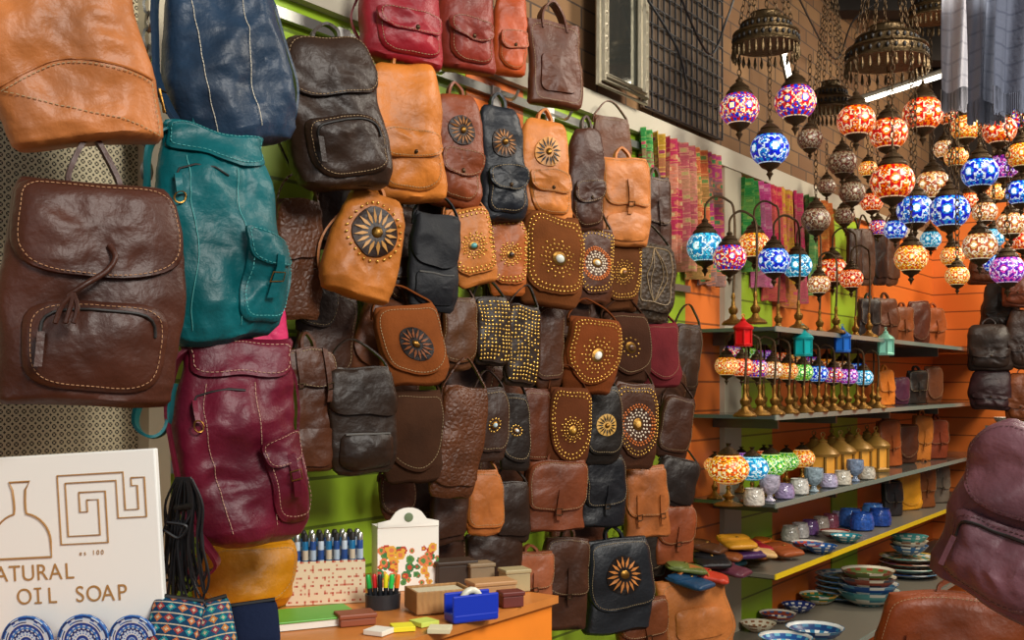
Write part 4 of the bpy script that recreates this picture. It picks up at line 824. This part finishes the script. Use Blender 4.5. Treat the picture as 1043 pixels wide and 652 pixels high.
for y in(0,.05): gb.grid([[(-w/2+w*j/60,y,h*i/60) for j in range(61)] for i in range(61)],False,colf=gcf)
for x in(-w/2,w/2): gb.grid([[(x,.05*j/4,h*i/12) for j in range(5)] for i in range(13)],False,colf=lambda i,j:lin('e4e0d4'))
gb.grid([[(-w/2,0,h),(w/2,0,h)],[(-w/2,.05,h),(w/2,.05,h)]],False,colf=lambda i,j:lin('f0ece0'))
gb.build('panels',PAINT,t,False); hm=mat('f0ece0',.5)
MB().patch([(w*.5,h*.98),(w*.5,h*1.06),(w*.3,h*1.10)]+[(w*.26*math.cos(a),h*1.12+h*.16*math.sin(a)) for a in[PI*i/10 for i in range(1,10)]]+[(-w*.3,h*1.10),(-w*.5,h*1.06),(-w*.5,h*.98)],lambda x,z:.0,.002,3).build('handle_tab',hm,t); MB().stud((0,-.003,h*1.13),.009,.001,16).build('hand_hole',mat('6a7a5a',.7),t)
P=onc(446,622); t=thing('wooden_box','light wooden tray box on the counter near blue dispenser','box',P,(0,0,.4)); wm=mat('a87c4c',.6,bump=.3,bs=30,btype='wave',var=.2)
for c,dm in(((0,0,.006),(.10,.07,.008)),((0,-.033,.022),(.10,.005,.036)),((0,.033,.022),(.10,.005,.036)),((-.048,0,.022),(.005,.07,.036)),((.048,0,.022),(.005,.07,.036))): MB().box(c,dm).build('panel',wm,t,False,.001)
MB().box((0,0,.026),(.085,.058,.02)).build('card_stack',mat('c8bc9c',.7),t,False)
P=onc(480,632); t=thing('tape_dispenser','bright blue plastic dispenser at the counter edge','dispenser',P,(0,0,.5)); bl=mat('2038b0',.3)
MB().box((0,0,.008),(.085,.04,.016)).build('base',bl,t,False,.004)
for y in(-.017,.017): MB().box((0,y,.028),(.085,.005,.036)).build('side_wall',bl,t,False,.003)
MB().tube([(.0+.016*math.cos(2*PI*i/16),0,.034+.016*math.sin(2*PI*i/16)) for i in range(16)],.006,8,True).build('tape_roll',mat('d8d4c0',.3),t)
P=onc(318,634); t=thing('notebook','green covered notebook lying on the counter','notebook',P,(0,0,.45)); MB().box((0,0,.006),(.135,.1,.011)).build('pages',mat('e8e4d8',.8),t,False); MB().box((0,0,.0135),(.14,.105,.003)).build('cover',mat('5aa838',.4),t,False,.001)
for i,(px,py,hx,lab) in enumerate(((410,642,'e8dc30','yellow sticky note pad on the counter'),(432,637,'c8d860','lime sticky note pad right of the yellow pad'),(386,646,'e6e0d0','white note pad left of the yellow pad'),(448,644,'d8cfa8','cream note pad right of the lime pad'))):
    P=onc(px,py); o=tag(MB().box((0,0,.004),(.036,.036,.008)).build('note_pad',mat(hx,.8),None,False,.001),label=lab,cat='note pad'); o.location=P; o.rotation_euler=(0,0,.3+i*.4)
P=onc(390,620); t=thing('pen_holder','small dark pen holder in front of the white gift box','pen holder',P,(0,0,.3))
MB().lathe([(.022,0),(.023,.026),(.021,.026),(.02,.004),(0,.004)],16,rx=1.4).build('cup',mat('2a2c30',.4),t)
for i,hx in enumerate(('1f9a3c','c02020','20242c','e8d820','30c050','e07020')):
    q=thing('highlighter',('dark green','red','black','yellow','light green','orange')[i]+' highlighter pen standing in the pen holder','pen',P+Vector((-.02+i*.008,.004*(i%2)-.002,.006)),(.0,-.12+i*.05,0),'pens in the holder')
    MB().lathe([(.0038,0),(.0042,.01),(.0042,.04)],8).build('barrel',mat('202226',.4),q); MB().lathe([(.0045,.03),(.0045,.05),(.003,.054)],8).build('pen_cap',mat(hx,.3),q)
for i,(px,py,w,d,h,hx,lab) in enumerate(((500,612,.08,.05,.03,'b88a5c','kraft cardboard box behind the blue dispenser'),(462,598,.08,.05,.045,'3a2c22','dark wooden box behind the light tray box'),(524,602,.05,.04,.035,'a89870','pale card carton at the far counter end'),(362,636,.06,.04,.012,'8a4a30','brown leather card wallet on the counter'),(520,618,.04,.03,.02,'6a2f28','small maroon box at the counter end'),(488,598,.05,.04,.04,'8a7458','small tan box between dark wooden box and kraft box'))):
    P=onc(px,py); t=thing('small_box',lab,'box',P,(0,0,.4)); MB().box((0,0,h/2),(w,d,h)).build('body',mat(hx,.6,var=.15),t,False,.002); MB().box((0,0,h+.004),(w+.004,d+.004,.008)).build('lid',mat(hx,.5),t,False,.002)
# ------------------------------------------------------------------ LIGHT + CAMERA
def area(loc,tgt,size,e,col=(1,1,1)):
    l=bpy.data.lights.new('area','AREA'); l.shape='DISK'; l.size=size; l.energy=e; l.color=col; o=bpy.data.objects.new('area_light',l); C.objects.link(o); o.location=loc
    o.rotation_euler=(Vector(tgt)-Vector(loc)).to_track_quat('-Z','Y').to_euler()
area((1.9,-1.0,3.6),(-.2,2.5,1.4),1.3,172,(1,.96,.89)); area((-.6,-1.6,2.3),(.6,3.2,1.4),1.4,14,(.95,.97,1))
area((2.0,2.4,3.1),(.6,3.2,1.3),.8,50,(1,.92,.8)); area((3.0,4.4,3.0),(2.3,5.2,1.3),.8,45,(1,.88,.7))
w=bpy.data.worlds.new('World'); SC.world=w; w.use_nodes=True; w.node_tree.nodes['Background'].inputs[0].default_value=(.9,.94,1,1); w.node_tree.nodes['Background'].inputs[1].default_value=.17
SC.view_settings.view_transform='Standard'
cd=bpy.data.cameras.new('Camera'); co=bpy.data.objects.new('Camera',cd); C.objects.link(co); co.location=(0,0,CZ); co.rotation_euler=(PI/2,0,0)
cd.sensor_width=36; cd.lens=F/1043*36; cd.shift_y=(HY-326)/1043; cd.clip_start=.05; SC.camera=co
